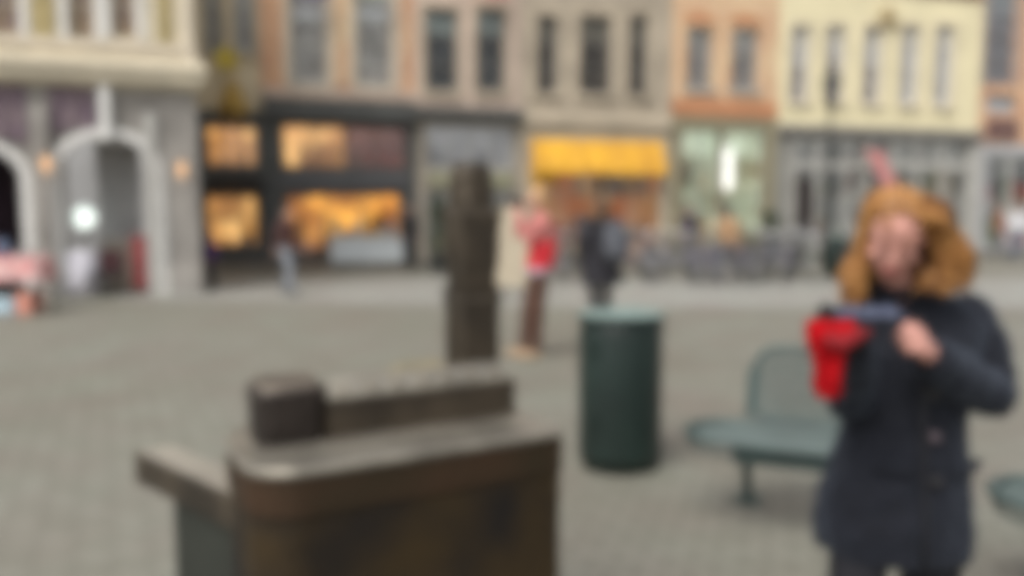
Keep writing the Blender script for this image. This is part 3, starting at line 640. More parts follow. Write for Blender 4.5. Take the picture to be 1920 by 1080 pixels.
# black chair
p = lb(196, 0.02); t = thing('chair', 'low black chair under the right arch', 'chair', p)
q = MB(); q.cbox(p + Vector((0, 0, 0.40)), (0.44, 0.42, 0.05)); q.build('seat', BLACK, t, bevel=0.015)
q = MB(); q.cbox(p + Vector((0, 0.2, 0.62)), (0.42, 0.05, 0.40)); q.build('backrest', mat('maroon_back', (0.05, 0.012, 0.015), 0.8), t, bevel=0.02)
for sx in (-1, 1):
    for sy in (-1, 1):
        q = MB(); q.tube([p + Vector((0.19*sx, 0.18*sy, 0.375)), p + Vector((0.2*sx, 0.2*sy, 0))], 0.018, 8); q.build('leg', BLACK, t)
p = lb(258, -0.35); q = MB(T); u = fl.u(258, 450)
t = thing('red_banner', 'narrow dark red upright banner by the white shaft of the right arch', 'banner', p)
q.box((u - 0.13, -0.36, 0.08), (u + 0.13, -0.34, 1.08)); q.build('banner_cloth', mat('dull_red', (0.30, 0.07, 0.07), 0.9), t); q = MB(T); q.box((u - 0.16, -0.45, 0.0), (u + 0.16, -0.25, 0.06)); q.tube([(u, -0.37, 0.06), (u, -0.37, 1.1)], 0.012, 6); q.build('foot', IRON, t)

# stall at the left edge
p = G(5, 592); t = thing('stall_table', 'market table with a pink and white cloth at the left edge', 'table', p)
q = MB(); rows = []
for k, (ex, z) in enumerate(((0.0, 0.86), (0.02, 0.84), (0.04, 0.62), (0.05, 0.52))):
    rows.append([p + Vector((x*(0.50+ex), y*(0.3+ex) + 0.35 + (0.02*math.sin(x*30+y*9)*k), z)) for x, y in [(math.cos(a)*1.2 if abs(math.cos(a))<0.83 else math.copysign(1, math.cos(a)), math.sin(a)*1.2 if abs(math.sin(a))<0.83 else math.copysign(1, math.sin(a))) for a in [2*math.pi*i/40 for i in range(40)]]])
q.loft(rows); q.build('cloth', mat('pink_cloth', (0.62, 0.20, 0.19), 0.9, rgb2=(0.70, 0.58, 0.56), scale=5, mid=0.5), t)
for sx in (-1, 1):
    for sy in (0, 1):
        q = MB(); q.tube([p + Vector((0.45*sx, 0.1 + 0.5*sy, 0.8)), p + Vector((0.45*sx, 0.1 + 0.5*sy, 0))], 0.02, 8); q.build('leg', IRON, t)
q = MB(); c = p + Vector((-0.1, 0.3, 0)); q.box(c + Vector((-0.3, -0.2, 0.004)), c + Vector((0.2, 0.2, 0.26)))
t = tag(q.build('crate', mat('pale_blue_plastic', (0.42, 0.55, 0.62), 0.5), bevel=0.02), 'pale blue crate under the pink market table', 'crate')
q = MB(); q.box(c + Vector((0.24, -0.2, 0.004)), c + Vector((0.46, 0.2, 0.33))); tag(q.build('carton', mat('salmon_card', (0.55, 0.24, 0.18), 0.8), bevel=0.01), 'salmon red carton beside the pale blue crate', 'box')
q = MB(); c = p + Vector((-0.02, 0.3, 0.861))
for k, (x, h_, r_) in enumerate(((-0.35, 0.34, 0.09), (-0.1, 0.26, 0.10), (0.2, 0.10, 0.12))):
    q = MB(); q.lathe(c + Vector((x, 0, 0)), [(r_*0.8, 0), (r_, h_*0.4), (r_*0.95, h_*0.8), (r_*0.4, h_)], 14); tag(q.build('jar', [mat('jar_red', (0.55, 0.06, 0.03)), mat('jar_blue', (0.12, 0.16, 0.25)), mat('jar_grey', (0.3, 0.3, 0.3))][k], smooth=True), ['tall red jar on the pink market table', 'dark blue jar on the pink market table', 'squat grey bowl on the pink market table'][k], 'jar')

# ------------------------------------------------------------------ bicycles
RUB = mat('tyre_rubber', (0.02, 0.02, 0.02), 0.8); STEEL = mat('bike_steel', (0.35, 0.35, 0.36), 0.35, metal=0.8)
def bicycle(fm, label):
    t = thing('bicycle', label, 'bicycle', (0, 0, 0), 'bicycles parked in front of the houses')
    for x in (-0.53, 0.53):
        c = Vector((x, 0, 0.34)); n = 28; q = MB()
        q.tube([c + Vector((0.325*math.cos(a), 0, 0.325*math.sin(a))) for a in [2*math.pi*i/n for i in range(n)]], 0.02, 6, closed=True); w = q.build('wheel', RUB, t)
        q = MB(); q.tube([c + Vector((0.30*math.cos(a), 0, 0.30*math.sin(a))) for a in [2*math.pi*i/n for i in range(n)]], 0.01, 5, closed=True)
        for i in range(14):
            a = 2*math.pi*i/14; q.tube([c, c + Vector((0.30*math.cos(a), 0, 0.30*math.sin(a)))], 0.003, 4)
        q.tube([c - Vector((0, 0.04, 0)), c + Vector((0, 0.04, 0))], 0.02, 8); q.build('rim', STEEL, w)
        q = MB(); q.tube([c + Vector((0.37*math.cos(a), 0, 0.37*math.sin(a))) for a in [R(10 + 150*i/10) for i in range(11)]], 0.022, 5, flat=0.5); q.build('mudguard', fm, t)
    BB, ST, HT, HB = Vector((-0.08, 0, 0.30)), Vector((-0.22, 0, 0.78)), Vector((0.33, 0, 0.84)), Vector((0.37, 0, 0.66)); RA, FA = Vector((-0.53, 0, 0.34)), Vector((0.53, 0, 0.34))
    q = MB()
    for a, b in ((BB, ST), (ST, HT), (BB, HB), (HT, HB)): q.tube([a, b], 0.018, 8)
    for s_ in (-0.05, 0.05):
        o_ = Vector((0, s_, 0)); q.tube([RA + o_, BB], 0.01, 6); q.tube([RA + o_, ST - Vector((0, 0, 0.04))], 0.01, 6); q.tube([HB + o_*0.6, FA + o_], 0.012, 6)
    q.build('frame', fm, t)
    q = MB(); q.tube([HT, HT + Vector((-0.02, 0, 0.18))], 0.014, 8); q.tube([HT + Vector(v) for v in ((-0.16, -0.29, 0.17), (-0.02, -0.2, 0.2), (0.0, 0, 0.18), (-0.02, 0.2, 0.2), (-0.16, 0.29, 0.17))], 0.013, 8); q.build('handlebar', STEEL, t)
    q = MB(); q.tube([ST, ST + Vector((-0.03, 0, 0.14))], 0.013, 8); q.build('seat_post', STEEL, t)
    q = MB(); q.loft([[Vector((x, w*math.cos(a), 0.94 + 0.03*math.sin(a))) for a in [2*math.pi*i/10 for i in range(10)]] for x, w in ((-0.40, 0.06), (-0.36, 0.10), (-0.27, 0.08), (-0.16, 0.03), (-0.12, 0.015))]); q.build('saddle', BLACK, t, smooth=True)
    q = MB(); q.tube([BB + Vector((0, -0.06, 0)), BB + Vector((0, 0.06, 0))], 0.05, 10); q.tube([BB + Vector((0, 0.07, 0)), BB + Vector((0.1, 0.07, -0.13))], 0.01, 6); q.tube([BB + Vector((0, -0.07, 0)), BB + Vector((-0.1, -0.07, 0.13))], 0.01, 6)
    q.cbox(BB + Vector((0.1, 0.12, -0.13)), (0.08, 0.1, 0.02)); q.cbox(BB + Vector((-0.1, -0.12, 0.13)), (0.08, 0.1, 0.02)); q.build('crank', STEEL, t)
    q = MB(); q.cbox((-0.56, 0, 0.76), (0.36, 0.14, 0.015)); q.tube([RA + Vector((0, 0.07, 0)), (-0.6, 0.06, 0.75)], 0.006, 5); q.tube([RA + Vector((0, -0.07, 0)), (-0.6, -0.06, 0.75)], 0.006, 5); q.build('rear_rack', STEEL, t)
    return t
cols = [('black', (0.03, 0.03, 0.035)), ('silver grey', (0.30, 0.30, 0.32)), ('slate blue', (0.10, 0.12, 0.17)), ('dusky pink', (0.40, 0.22, 0.22)), ('lilac grey', (0.28, 0.26, 0.33)), ('dark green', (0.03, 0.06, 0.04)), ('brown', (0.12, 0.07, 0.05))]
protos = []
spots = [(1048, 523, 78, 1), (1076, 527, 70, 0), (1188, 520, 62, 3), (1216, 526, 74, 1), (1240, 517, 66, 4), (1266, 528, 20, 1), (1292, 519, 70, 6), (1318, 530, 60, 4), (1345, 521, 76, 2), (1372, 531, 12, 4), (1402, 520, 68, 0), (1424, 530, 58, 1),
         (1450, 520, 75, 2), (1474, 528, 65, 4), (1498, 520, 60, 0), (1522, 527, 72, 5), (1600, 519, 66, 2), (1212, 508, 80, 2), (1268, 506, 66, 0), (1332, 508, 72, 1), (1392, 506, 60, 6), (1440, 507, 72, 4), (1488, 508, 64, 1)]
sides = ['behind the black coated walker', 'in the row facing the taupe stone house', 'in the row facing the peach brick house', 'in the row facing the cream yellow house']
seen = {}
first = {}
for i, (X, Y, a, ci) in enumerate(spots):
    nm, c = cols[ci]; where = 0 if X < 1130 else 1 if X < 1260 else 2 if X < 1450 else 3
    key = (nm, where); seen[key] = seen.get(key, 0) + 1
    back = 'back ' if Y < 515 else ''
    lab = f'{nm} bicycle, ' + (f'side on, ' if a < 30 else '') + ('second such one ' if seen[key] == 2 and not back and a >= 30 else '') + sides[where].replace('in the row', f'in the {back}row')
    if ci in first: o = dup(first[ci])
    else: o = bicycle(mat('bike_paint_' + nm.replace(' ', '_'), c, 0.35, var=0.1), lab); first[ci] = o
    o['label'] = lab; o.location = G(X, Y, 0.0); o.rotation_euler = (R(random.uniform(-5, 5)), 0, R(a + random.uniform(-5, 5)) + (math.pi if i % 3 == 0 else 0))

# ------------------------------------------------------------------ litter bins
BIN = mat('bin_green', (0.0085, 0.0200, 0.0165), 0.42, var=0.25, scale=3, spec=0.5); BINTOP = mat('bin_lid_teal', (0.20, 0.27, 0.25), 0.5, var=0.15)
def litter_bin(p, label, rr=0.255, hh=0.965):
    t = thing('litter_bin', label, 'litter bin', p, 'dark green litter bins')
    q = MB(); n = 96; rings = []
    for r_, z in ((rr*0.93, 0.0), (rr*0.93, 0.05), (rr*0.985, 0.055), (rr, 0.10), (rr, hh - 0.10), (rr*0.99, hh - 0.09), (rr*0.99, hh - 0.055)):
        rings.append([p + Vector(((r_ + (0.003*math.cos(24*a) if 0.05 < z < hh - 0.095 else 0))*math.cos(a), (r_ + (0.003*math.cos(24*a) if 0.05 < z < hh - 0.095 else 0))*math.sin(a), z)) for a in [2*math.pi*i/n for i in range(n)]])
    q.loft(rings); q.build('body', BIN, t, smooth=True)
    q = MB(); q.lathe(p, [(rr*1.03, hh - 0.054), (rr*1.045, hh - 0.04), (rr*1.045, hh - 0.014), (rr*1.03, hh - 0.012)], 48); q.build('collar', BIN, t)
    q = MB(); q.lathe(p, [(rr*1.04, hh - 0.0115), (rr*1.03, hh - 0.004), (rr*0.97, hh), (rr*0.62, hh + 0.006), (rr*0.60, hh - 0.03), (0.02, hh - 0.034)], 48); l = q.build('lid', BINTOP, t)
    q = MB(); q.lathe(p, [(rr*0.58, hh - 0.030), (rr*0.55, hh - 0.026), (0.02, hh - 0.026)], 32); q.build('opening', BLACK, l)
    q = MB(); 
    for zz in (0.3, 0.75): q.cbox(p + Vector((-rr*0.72, -rr*0.72, zz)), (0.03, 0.03, 0.07), R(45))
    q.build('hinge', BIN, t)
litter_bin(Vector((G(1163, 800).x*0 + P(1163, 700, 5.22).x, 5.22, 0)), 'large dark green cylindrical litter bin beside the bench')
litter_bin(G(1567, 524), 'far dark green litter bin among the parked bicycles')

# ------------------------------------------------------------------ benches
BG = mat('bench_green', (0.045, 0.074, 0.070), 0.4, var=0.2, scale=5, spec=0.6)
BW = mat('bench_wire', (0.085, 0.118, 0.112), 0.45, var=0.15)
def make_bench(label):
    """local: x along the bench, y towards the back, left end of the seat at x=0"""
    t = thing('park_bench', label, 'bench', (0, 0, 0), 'green wire mesh benches')
    L, D, H = 1.25, 0.44, 0.46
    def outline(ins=0.0):
        pts = []; r_ = D/2 - ins
        for i in range(17): a = math.pi/2 + math.pi*i/16; pts.append((D/2 + r_*math.cos(a), D/2 + r_*math.sin(a)))
        for i in range(17): a = -math.pi/2 + math.pi*i/16; pts.append((L - D/2 + r_*math.cos(a), D/2 + r_*math.sin(a)))
        return pts
    dip = lambda x, y: H - 0.025*math.sin(math.pi*min(max(y/D, 0), 1))
    q = MB(); q.tube([(x, y, H) for x, y in outline()], 0.020, 10, closed=True); q.tube([(x, y, H - 0.06) for x, y in outline(0.02)], 0.012, 8, closed=True); fr_ = q.build('seat_frame', BG, t, smooth=True)
    q = MB(); q.box((0.26, 0.005, H - 0.095), (L - 0.26, 0.030, H - 0.022)); q.build('front_apron', mat('bench_dark_green', (0.022, 0.040, 0.038), 0.5), t, bevel=0.006)
    q = MB(); k = 0
    x = 0.02
    while x < L - 0.01:                                             # wires across
        dx = min(x, L - x); hw = math.sqrt(max(0, (D/2)**2 - max(0, D/2 - dx)**2))
        if hw > 0.03: q.tube([(x, D/2 - hw + 2*hw*s_, dip(x, D/2 - hw + 2*hw*s_)) for s_ in (0, .25, .5, .75, 1)], 0.0046, 4)
        x += 0.022
    y = 0.025
    while y < D:
        off = D/2 - math.sqrt(max(0, (D/2)**2 - (y - D/2)**2)); q.tube([(off, y, dip(0, y)), (L - off, y, dip(0, y))], 0.0046, 4); y += 0.022
    q.build('seat', BW, t)
    q = MB(); x0, x1, zb, zt, yb = 0.30, L - 0.18, 0.50, 0.86, D + 0.0; rr = 0.12; pts = []
    lean = lambda z: yb + (z - zb)*0.28
    for cx, cz, a0 in ((x0 + rr, zb + 0.05, 180), (x1 - rr, zb + 0.05, 270), (x1 - rr, zt - rr, 0), (x0 + rr, zt - rr, 90)):
        r2 = rr if cz > 0.6 else 0.05
        cxx = cx if cz > 0.6 else (x0 + 0.05 if cx < 0.7 else x1 - 0.05)
        for i in range(7): a = R(a0 + 90*i/6); pts.append((cxx + r2*math.cos(a), cz + r2*math.sin(a)))
    q.tube([(x, lean(z), z) for x, z in pts], 0.017, 10, closed=True); q.build('backrest_frame', BG, t, smooth=True)
    q = MB(); x = x0 + 0.02
    while x < x1 - 0.01:
        top = zt - (rr - math.sqrt(max(0, rr*rr - max(0, rr - min(x - x0, x1 - x))**2))); q.tube([(x, lean(zb), zb), (x, lean(top), top)], 0.0046, 4); x += 0.022
    z = zb + 0.022
    while z < zt - 0.01:
        ins = 0 if z < zt - rr else rr - math.sqrt(max(0, rr*rr - (z - zt + rr)**2)); q.tube([(x0 + ins, lean(z), z), (x1 - ins, lean(z), z)], 0.0046, 4); z += 0.022
    q.build('backrest', BW, t)
    for lx in (0.275, L - 0.275):
        q = MB(); q.tube([(lx, D*0.55, H - 0.04), (lx, D*0.95, 0.25), (lx, D*1.25, 0.02)], [0.026, 0.028, 0.028], 10); q.tube([(lx, 0.02, H - 0.065), (lx, D*0.5, H - 0.075), (lx, D, H - 0.03), (lx, lean(0.75) + 0.02, 0.75)], 0.014, 8); q.cbox((lx, D*1.25, 0.011), (0.14, 0.14, 0.022)); q.build('leg', BG, t, smooth=False)
    return t
b1 = make_bench('green wire mesh bench right behind the dark coated woman'); b1.location = G(1272, 822, 0.46)*1.0; b1.location.z = 0
b1.rotation_euler = (0, 0, R(-23))
c = G(1838, 925, 0.46); b2 = dup(b1, (c.x - 0.02, c.y - 0.16, 0), R(-23), 'green wire mesh bench cut off by the right edge of the photo')
# ------------------------------------------------------------------ bronze town model on its plinth
BRZ = mat('bronze_dark', (0.052, 0.040, 0.027), 0.5, metal=0.3, var=0.5, scale=5, bump=0.35, bscale=60)
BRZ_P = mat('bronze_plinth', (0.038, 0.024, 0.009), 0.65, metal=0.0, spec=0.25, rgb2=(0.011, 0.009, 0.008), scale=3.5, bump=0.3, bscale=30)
BRZ_LIT = mat('bronze_lit_top', (0.30, 0.275, 0.23), 0.36, metal=0.6, var=0.25, scale=7, bump=0.3, bscale=50)  # pale copy of the bronze; daylight on the tops put into the colour
HP = 0.95
A = G(474, 893, HP); B = G(1050, 806, HP); A.z = B.z = 0
ex = (B - A).normalized(); ey = Vector((-ex.y, ex.x, 0)); LX = (B - A).length + 0.022; LY = 0.62
def K(p): return A + ex*p.x + ey*p.y + Vector((0, 0, p.z))        # model coordinates: x along the near side, y to the back
t = thing('bronze_city_model', 'dark bronze tactile model of a hall and belfry on a plinth in the foreground', 'sculpture', A)
def rr_outline(x0, x1, y0, y1, r, n=8):
    pts = []
    for cx, cy, a0, q_ in ((x0+r[0], y0+r[0], 180, r[0]), (x1-r[1], y0+r[1], 270, r[1]), (x1-r[2], y1-r[2], 0, r[2]), (x0+r[3], y1-r[3], 90, r[3])):
        for i in range(n + 1): a = R(a0 + 90*i/n); pts.append((cx + q_*math.cos(a), cy + q_*math.sin(a)))
    return pts
RAD = (0.13, 0.02, 0.06, 0.30)
def ring(ins, z): return [Vector((x, y, z)) for x, y in rr_outline(ins, LX-ins, ins, LY-ins, [max(0.008, r-ins) for r in RAD])]
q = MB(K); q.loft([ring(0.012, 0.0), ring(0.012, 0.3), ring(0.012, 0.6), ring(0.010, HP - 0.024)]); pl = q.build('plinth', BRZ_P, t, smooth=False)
q = MB(K); q.loft([ring(0.008, HP - 0.13), ring(0.0045, HP - 0.125), ring(0.0045, HP - 0.030), ring(0.008, HP - 0.025)], cap=False); q.build('frieze_band', mat('bronze_frieze', (0.045, 0.024, 0.012), 0.65, metal=0.0, spec=0.25, rgb2=(0.028, 0.019, 0.009), scale=3, bump=0.3), pl)
q = MB(K); q.box((0.20, 0.0, 0.10), (LX - 0.06, 0.011, 0.14)); q.build('relief_band', BRZ, pl)
q = MB(K); q.loft([ring(0.006, HP - 0.0235), ring(0.0, HP - 0.020), ring(0.0, HP - 0.008), ring(0.008, HP), ring(0.030, HP), ring(0.034, HP - 0.003)]); q.build('top_plate', BRZ_LIT, t, bevel=0.0)
# the hall: long near wing with battlements, corner pavilion at the left
def wing(name, x0, x1, y0, y1, h, hr, roofm, m=BRZ, batt=0.0, nwin=0):
    q = MB(K); q.box((x0, y0, HP - 0.006), (x1, y1, HP + h))
    for i in range(nwin):
        cx = x0 + (x1 - x0)*(i + 0.5)/nwin; w_ = (x1 - x0)/nwin*0.16
        q.box((cx - w_*2.2, y0 - 0.004, HP), (cx - w_*1.6, y0 - 0.0004, HP + h*0.95))
        q.box((cx - w_, y0 - 0.003, HP + h*0.15), (cx + w_, y0 - 0.0005, HP + h*0.42)); q.box((cx - w_, y0 - 0.003, HP + h*0.52), (cx + w_, y0 - 0.0005, HP + h*0.85))
    b = q.build(name, m, t)
    q = MB(K); ym = (y0 + y1)/2; z = HP + h
    q.add([(x0+.004, y0+.004, z+.0005), (x1-.004, y0+.004, z+.0005), (x1-.004, y1-.004, z+.0005), (x0+.004, y1-.004, z+.0005), (x0 + 0.03, ym, z + hr), (x1 - 0.03, ym, z + hr)], [(0, 1, 5, 4), (1, 2, 5), (2, 3, 4, 5), (3, 0, 4), (0, 3, 2, 1)])
    q.build('roof', roofm, b)
    if batt:
        q = MB(K); n = int((x1 - x0)/0.038)
        for i in range(n):
            xx = x0 + (x1 - x0)*(i + 0.25)/n; q.box((xx, y0 - 0.004, z + 0.001), (xx + 0.019, y0 + 0.006, z + batt))
        for i in range(7):                                           # dormers
            xx = x0 + (x1-x0)*(i + 0.7)/7.4; q.add([(xx-0.014, y0+0.012, z+0.004), (xx+0.014, y0+0.012, z+0.004), (xx, y0+0.012, z+0.045), (xx-0.014, y0+0.055, z+0.02), (xx+0.014, y0+0.055, z+0.02), (xx, y0+0.055, z+0.045)], [(0,1,2),(0,2,5,3),(1,4,5,2)])
        q.build('battlement', roofm, b)
    return b
wing('near_wing', 0.262, LX - 0.035, 0.245, 0.365, 0.108, 0.052, BRZ_LIT, batt=0.014, nwin=11)
q = MB(K); n = 24; cx, cy = 0.165, 0.325
def el(rx, ry, z): return [Vector((cx + rx*math.copysign(abs(math.cos(a))**0.5, math.cos(a)), cy + ry*math.copysign(abs(math.sin(a))**0.5, math.sin(a)), z)) for a in [2*math.pi*i/n for i in range(n)]]
q.loft([el(0.090, 0.090, HP - 0.006), el(0.094, 0.094, HP + 0.03), el(0.096, 0.098, HP + 0.10), el(0.100, 0.100, HP + 0.142), el(0.096, 0.094, HP + 0.152)]); b_ = q.build('corner_pavilion', mat('bronze_black', (0.034, 0.026, 0.022), 0.45, metal=0.4, var=0.4, scale=8, bump=0.4), t)
q = MB(K); q.loft([el(0.095, 0.093, HP + 0.1525), el(0.084, 0.080, HP + 0.166), el(0.06, 0.05, HP + 0.170)]); q.build('pavilion_roof', mat('bronze_grey', (0.15, 0.125, 0.10), 0.4, metal=0.5, var=0.3, scale=9, bump=0.3), b_)
wing('far_wing', 0.56, 0.752, 0.455, 0.555, 0.118, 0.030, m=mat('bronze_yellow_wall', (0.22, 0.19, 0.12), 0.5, metal=0.3, var=0.2, scale=8), roofm=mat('bronze_yellow', (0.30, 0.26, 0.17), 0.45, metal=0.4, var=0.2, scale=8))
# belfry
c = P(885, 600, 2.84); c.z = 0; d_ = c - A; tx, ty = d_.dot(ex), d_.dot(ey)
q = MB(K)
def sq(hw, z, r8=0.0):
    k = 0.42*hw if r8 else 0.08*hw
    return [Vector((tx + x, ty + y, z)) for x, y in ((-hw+k,-hw),(hw-k,-hw),(hw,-hw+k),(hw,hw-k),(hw-k,hw),(-hw+k,hw),(-hw,hw-k),(-hw,-hw+k))]
zz = lambda Y: P(885, Y, 2.84).z
s_ = 2.84/FPX/2*0.80
q.loft([sq(98*s_, HP - 0.006), sq(98*s_, zz(575)), sq(103*s_, zz(568)), sq(103*s_, zz(560)), sq(86*s_, zz(552)), sq(92*s_, zz(500))]); bt = q.build('tower_base', BRZ, t)
q = MB(K); q.loft([sq(97*s_, zz(500)+.0005), sq(101*s_, zz(420)), sq(106*s_, zz(412)), sq(106*s_, zz(398)), sq(92*s_, zz(392))]); q.build('tower_shaft', BRZ, t)
q = MB(K); q.loft([sq(88*s_, zz(392)+.0005, 1), sq(84*s_, zz(345), 1), sq(88*s_, zz(338), 1), sq(88*s_, zz(326), 1), sq(80*s_, zz(322), 1), sq(74*s_, zz(306), 1)]); q.build('lantern_stage', BRZ, t)
q = MB(K)
for sx in (-1, 1):
    for sy in (-1, 1):
        for hw, Ya, Yb in ((106, 398, 372), (103, 562, 532)):
            w_ = 8*s_; x, y = tx + sx*(hw - 8)*s_, ty + sy*(hw - 8)*s_; z0, z1 = zz(Ya), zz(Yb)
            q.loft([[Vector((x - w_*k, y - w_*k, z)), Vector((x + w_*k, y - w_*k, z)), Vector((x + w_*k, y + w_*k, z)), Vector((x - w_*k, y + w_*k, z))] for k, z in ((1, z0), (1, z0 + (z1-z0)*0.6), (0.15, z1))])
q.build('turret', BRZ, t)
for ax, hw, Ya, Yb in [(a_,) + q_ for a_ in range(4) for q_ in ((98, 735, 590), (90, 545, 510), (99.5, 492, 428), (87, 388, 352))]:
    q = MB(K)
    for i in (-1, 0, 1):
        if True:
            hwm = hw*s_*1.004; cx = i*hw*s_*0.5; w_ = hw*s_*0.12; a0, a1 = zz(Ya), zz(Yb)
            pts = [(cx - w_, hwm, a0), (cx + w_, hwm, a0), (cx + w_, hwm, a1), (cx - w_, hwm, a1)]
            pts2 = [(x, hwm + 0.003, z) for x, _, z in pts]
            rot = [(lambda x, y: (x, -y)), (lambda x, y: (x, y)), (lambda x, y: (-y, x)), (lambda x, y: (y, x))][ax]
            q.add([Vector((tx + rot(x, y)[0], ty + rot(x, y)[1], z)) for x, y, z in pts + pts2], [(4,5,6,7),(0,1,5,4),(1,2,6,5),(2,3,7,6),(3,0,4,7)])
    q.build('tower_tracery', BRZ, t)
# lower sloping side tray with its own support at the left
h_t = 0.80
P1, P2 = G(250, 848, h_t), G(428, 930, h_t); v = (P2 - P1); v.z = 0; v.normalize(); back = Vector((-v.y, v.x, 0))
q = MB(); th = 0.10
def sl(a, b, dz): return [P1 + v*a + back*b + Vector((0, 0, dz))]
L_ = (P2 - P1).length + 0.05
top = [P1, P1 + v*L_, P1 + v*L_ + back*0.13 + Vector((0, 0, 0.0)), P1 + back*0.13]
q.add([p_ for p_ in top] + [p_ - Vector((0, 0, th)) for p_ in top], [(0, 1, 2, 3), (7, 6, 5, 4), (0, 4, 5, 1), (1, 5, 6, 2), (2, 6, 7, 3), (3, 7, 4, 0)])
tr = q.build('side_tray', BRZ, t, bevel=0.008)
q = MB(); ins = [p_ + Vector((0, 0, 0.0005)) for p_ in (P1 + v*0.012 + back*0.012, P1 + v*(L_-0.012) + back*0.012, P1 + v*(L_-0.012) + back*0.118, P1 + v*0.012 + back*0.118)]
q.add(ins + [p_ + Vector((0, 0, 0.004)) for p_ in ins], [(4, 5, 6, 7), (0, 1, 5, 4), (1, 2, 6, 5), (2, 3, 7, 6), (3, 0, 4, 7)]); q.build('tray_plate', mat('bronze_tray', (0.36, 0.33, 0.28), 0.4, metal=0.3, var=0.15, scale=6), tr)
q = MB(); f0 = 0.215
sp_ = [P1 + v*f0 + back*0.03, P1 + v*L_ + back*0.03, P1 + v*L_ + back*0.11, P1 + v*f0 + back*0.11]
q.loft([[Vector((p_.x, p_.y, z)) for p_ in sp_] for z in (0.0, 0.4, h_t - th - 0.002)]); q.build('tray_support', mat('bronze_green', (0.030, 0.034, 0.028), 0.5, metal=0.3, var=0.2), tr)

# ------------------------------------------------------------------ people
def rotto(fwd, up):
    y = -Vector(fwd).normalized(); x = Vector(up).cross(-y); x = (y.cross(Vector(up))).normalized(); z = x.cross(y).normalized()
    return Matrix((x, y, z)).transposed()               # columns: right-ish x, back y, up z
def add_head(mb, c, M, s=1.0, face=True):
    c = Vector(c); e = lambda o, r, seg=14, RM=None: mb.ell(c + M @ (Vector(o)*s), tuple(k*s for k in r), M @ RM if RM else M, seg)
    e((0, 0.012, 0.03), (0.076, 0.094, 0.088), 20); e((0, -0.018, -0.035), (0.062, 0.072, 0.080), 18); e((0, -0.050, -0.088), (0.030, 0.030, 0.026), 12)
    if face:
        e((0, -0.090, -0.028), (0.014, 0.020, 0.018), 10); e((0, -0.084, -0.008), (0.010, 0.014, 0.030), 10)
        for k in (-1, 1):
            e((0.077*k, 0.008, -0.012), (0.010, 0.018, 0.032), 10); e((0.032*k, -0.070, 0.022), (0.026, 0.014, 0.010), 10); e((0.040*k, -0.058, -0.03), (0.026, 0.022, 0.022), 10)
        e((0, -0.082, -0.060), (0.022, 0.010, 0.006), 10); e((0, -0.080, -0.070), (0.019, 0.010, 0.007), 10)
def add_hand(mb, w, fwd, palm, side, s=1.0, curl=0.5, fat=0.0, spread=0.0):
    """w wrist, fwd towards the fingers, palm = direction the palm faces, side = +1/-1 thumb side."""
    w = Vector(w); f = Vector(fwd).normalized(); n = Vector(palm); n = (n - f*n.dot(f)).normalized(); x = f.cross(n).normalized()*side
    M = Matrix((x, f, n)).transposed()
    mb.ell(w + f*0.045*s, (0.040*s + fat, 0.052*s + fat, 0.015*s + fat), M, 14); mb.limb([w - f*0.03*s, w + f*0.02*s], [0.026*s + fat, 0.027*s + fat], 10)
    for k, (ox, L, r_) in enumerate(((0.028, 0.070, 0.0088), (0.010, 0.078, 0.0090), (-0.009, 0.072, 0.0086), (-0.027, 0.057, 0.0076))):
        p0 = w + (f*(0.084 - 0.004*abs(k - 1)) + x*ox)*s; a = 0.0; pts = [p0]; rad = [r_*s*1.05 + fat]
        for j, seg in enumerate((0.45, 0.30, 0.25)):
            a += curl*(0.9 if j == 0 else 1.0)*(1 + 0.1*k); dr = (f*math.cos(a) + n*math.sin(a) + x*ox*spread).normalized(); pts.append(pts[-1] + dr*L*seg*s); rad.append(r_*s*(0.95 - 0.07*j) + fat)
        mb.limb(pts, rad, 8)
    p0 = w + (f*0.022 + x*0.030)*s
    mb.limb([p0, p0 + (f*0.026 + x*0.022 + n*0.012)*s, p0 + (f*0.052 + x*0.026 + n*0.026)*s, p0 + (f*0.072 + x*0.018 + n*0.036)*s], [0.013*s+fat, 0.0115*s+fat, 0.010*s+fat, 0.0085*s+fat], 8)
def oring(c, rx, ry, n=24, M=None):
    c = Vector(c); M = M or Matrix.Identity(3)
    return [c + M @ Vector((rx*math.cos(a), ry*math.sin(a), 0)) for a in [2*math.pi*i/n for i in range(n)]]

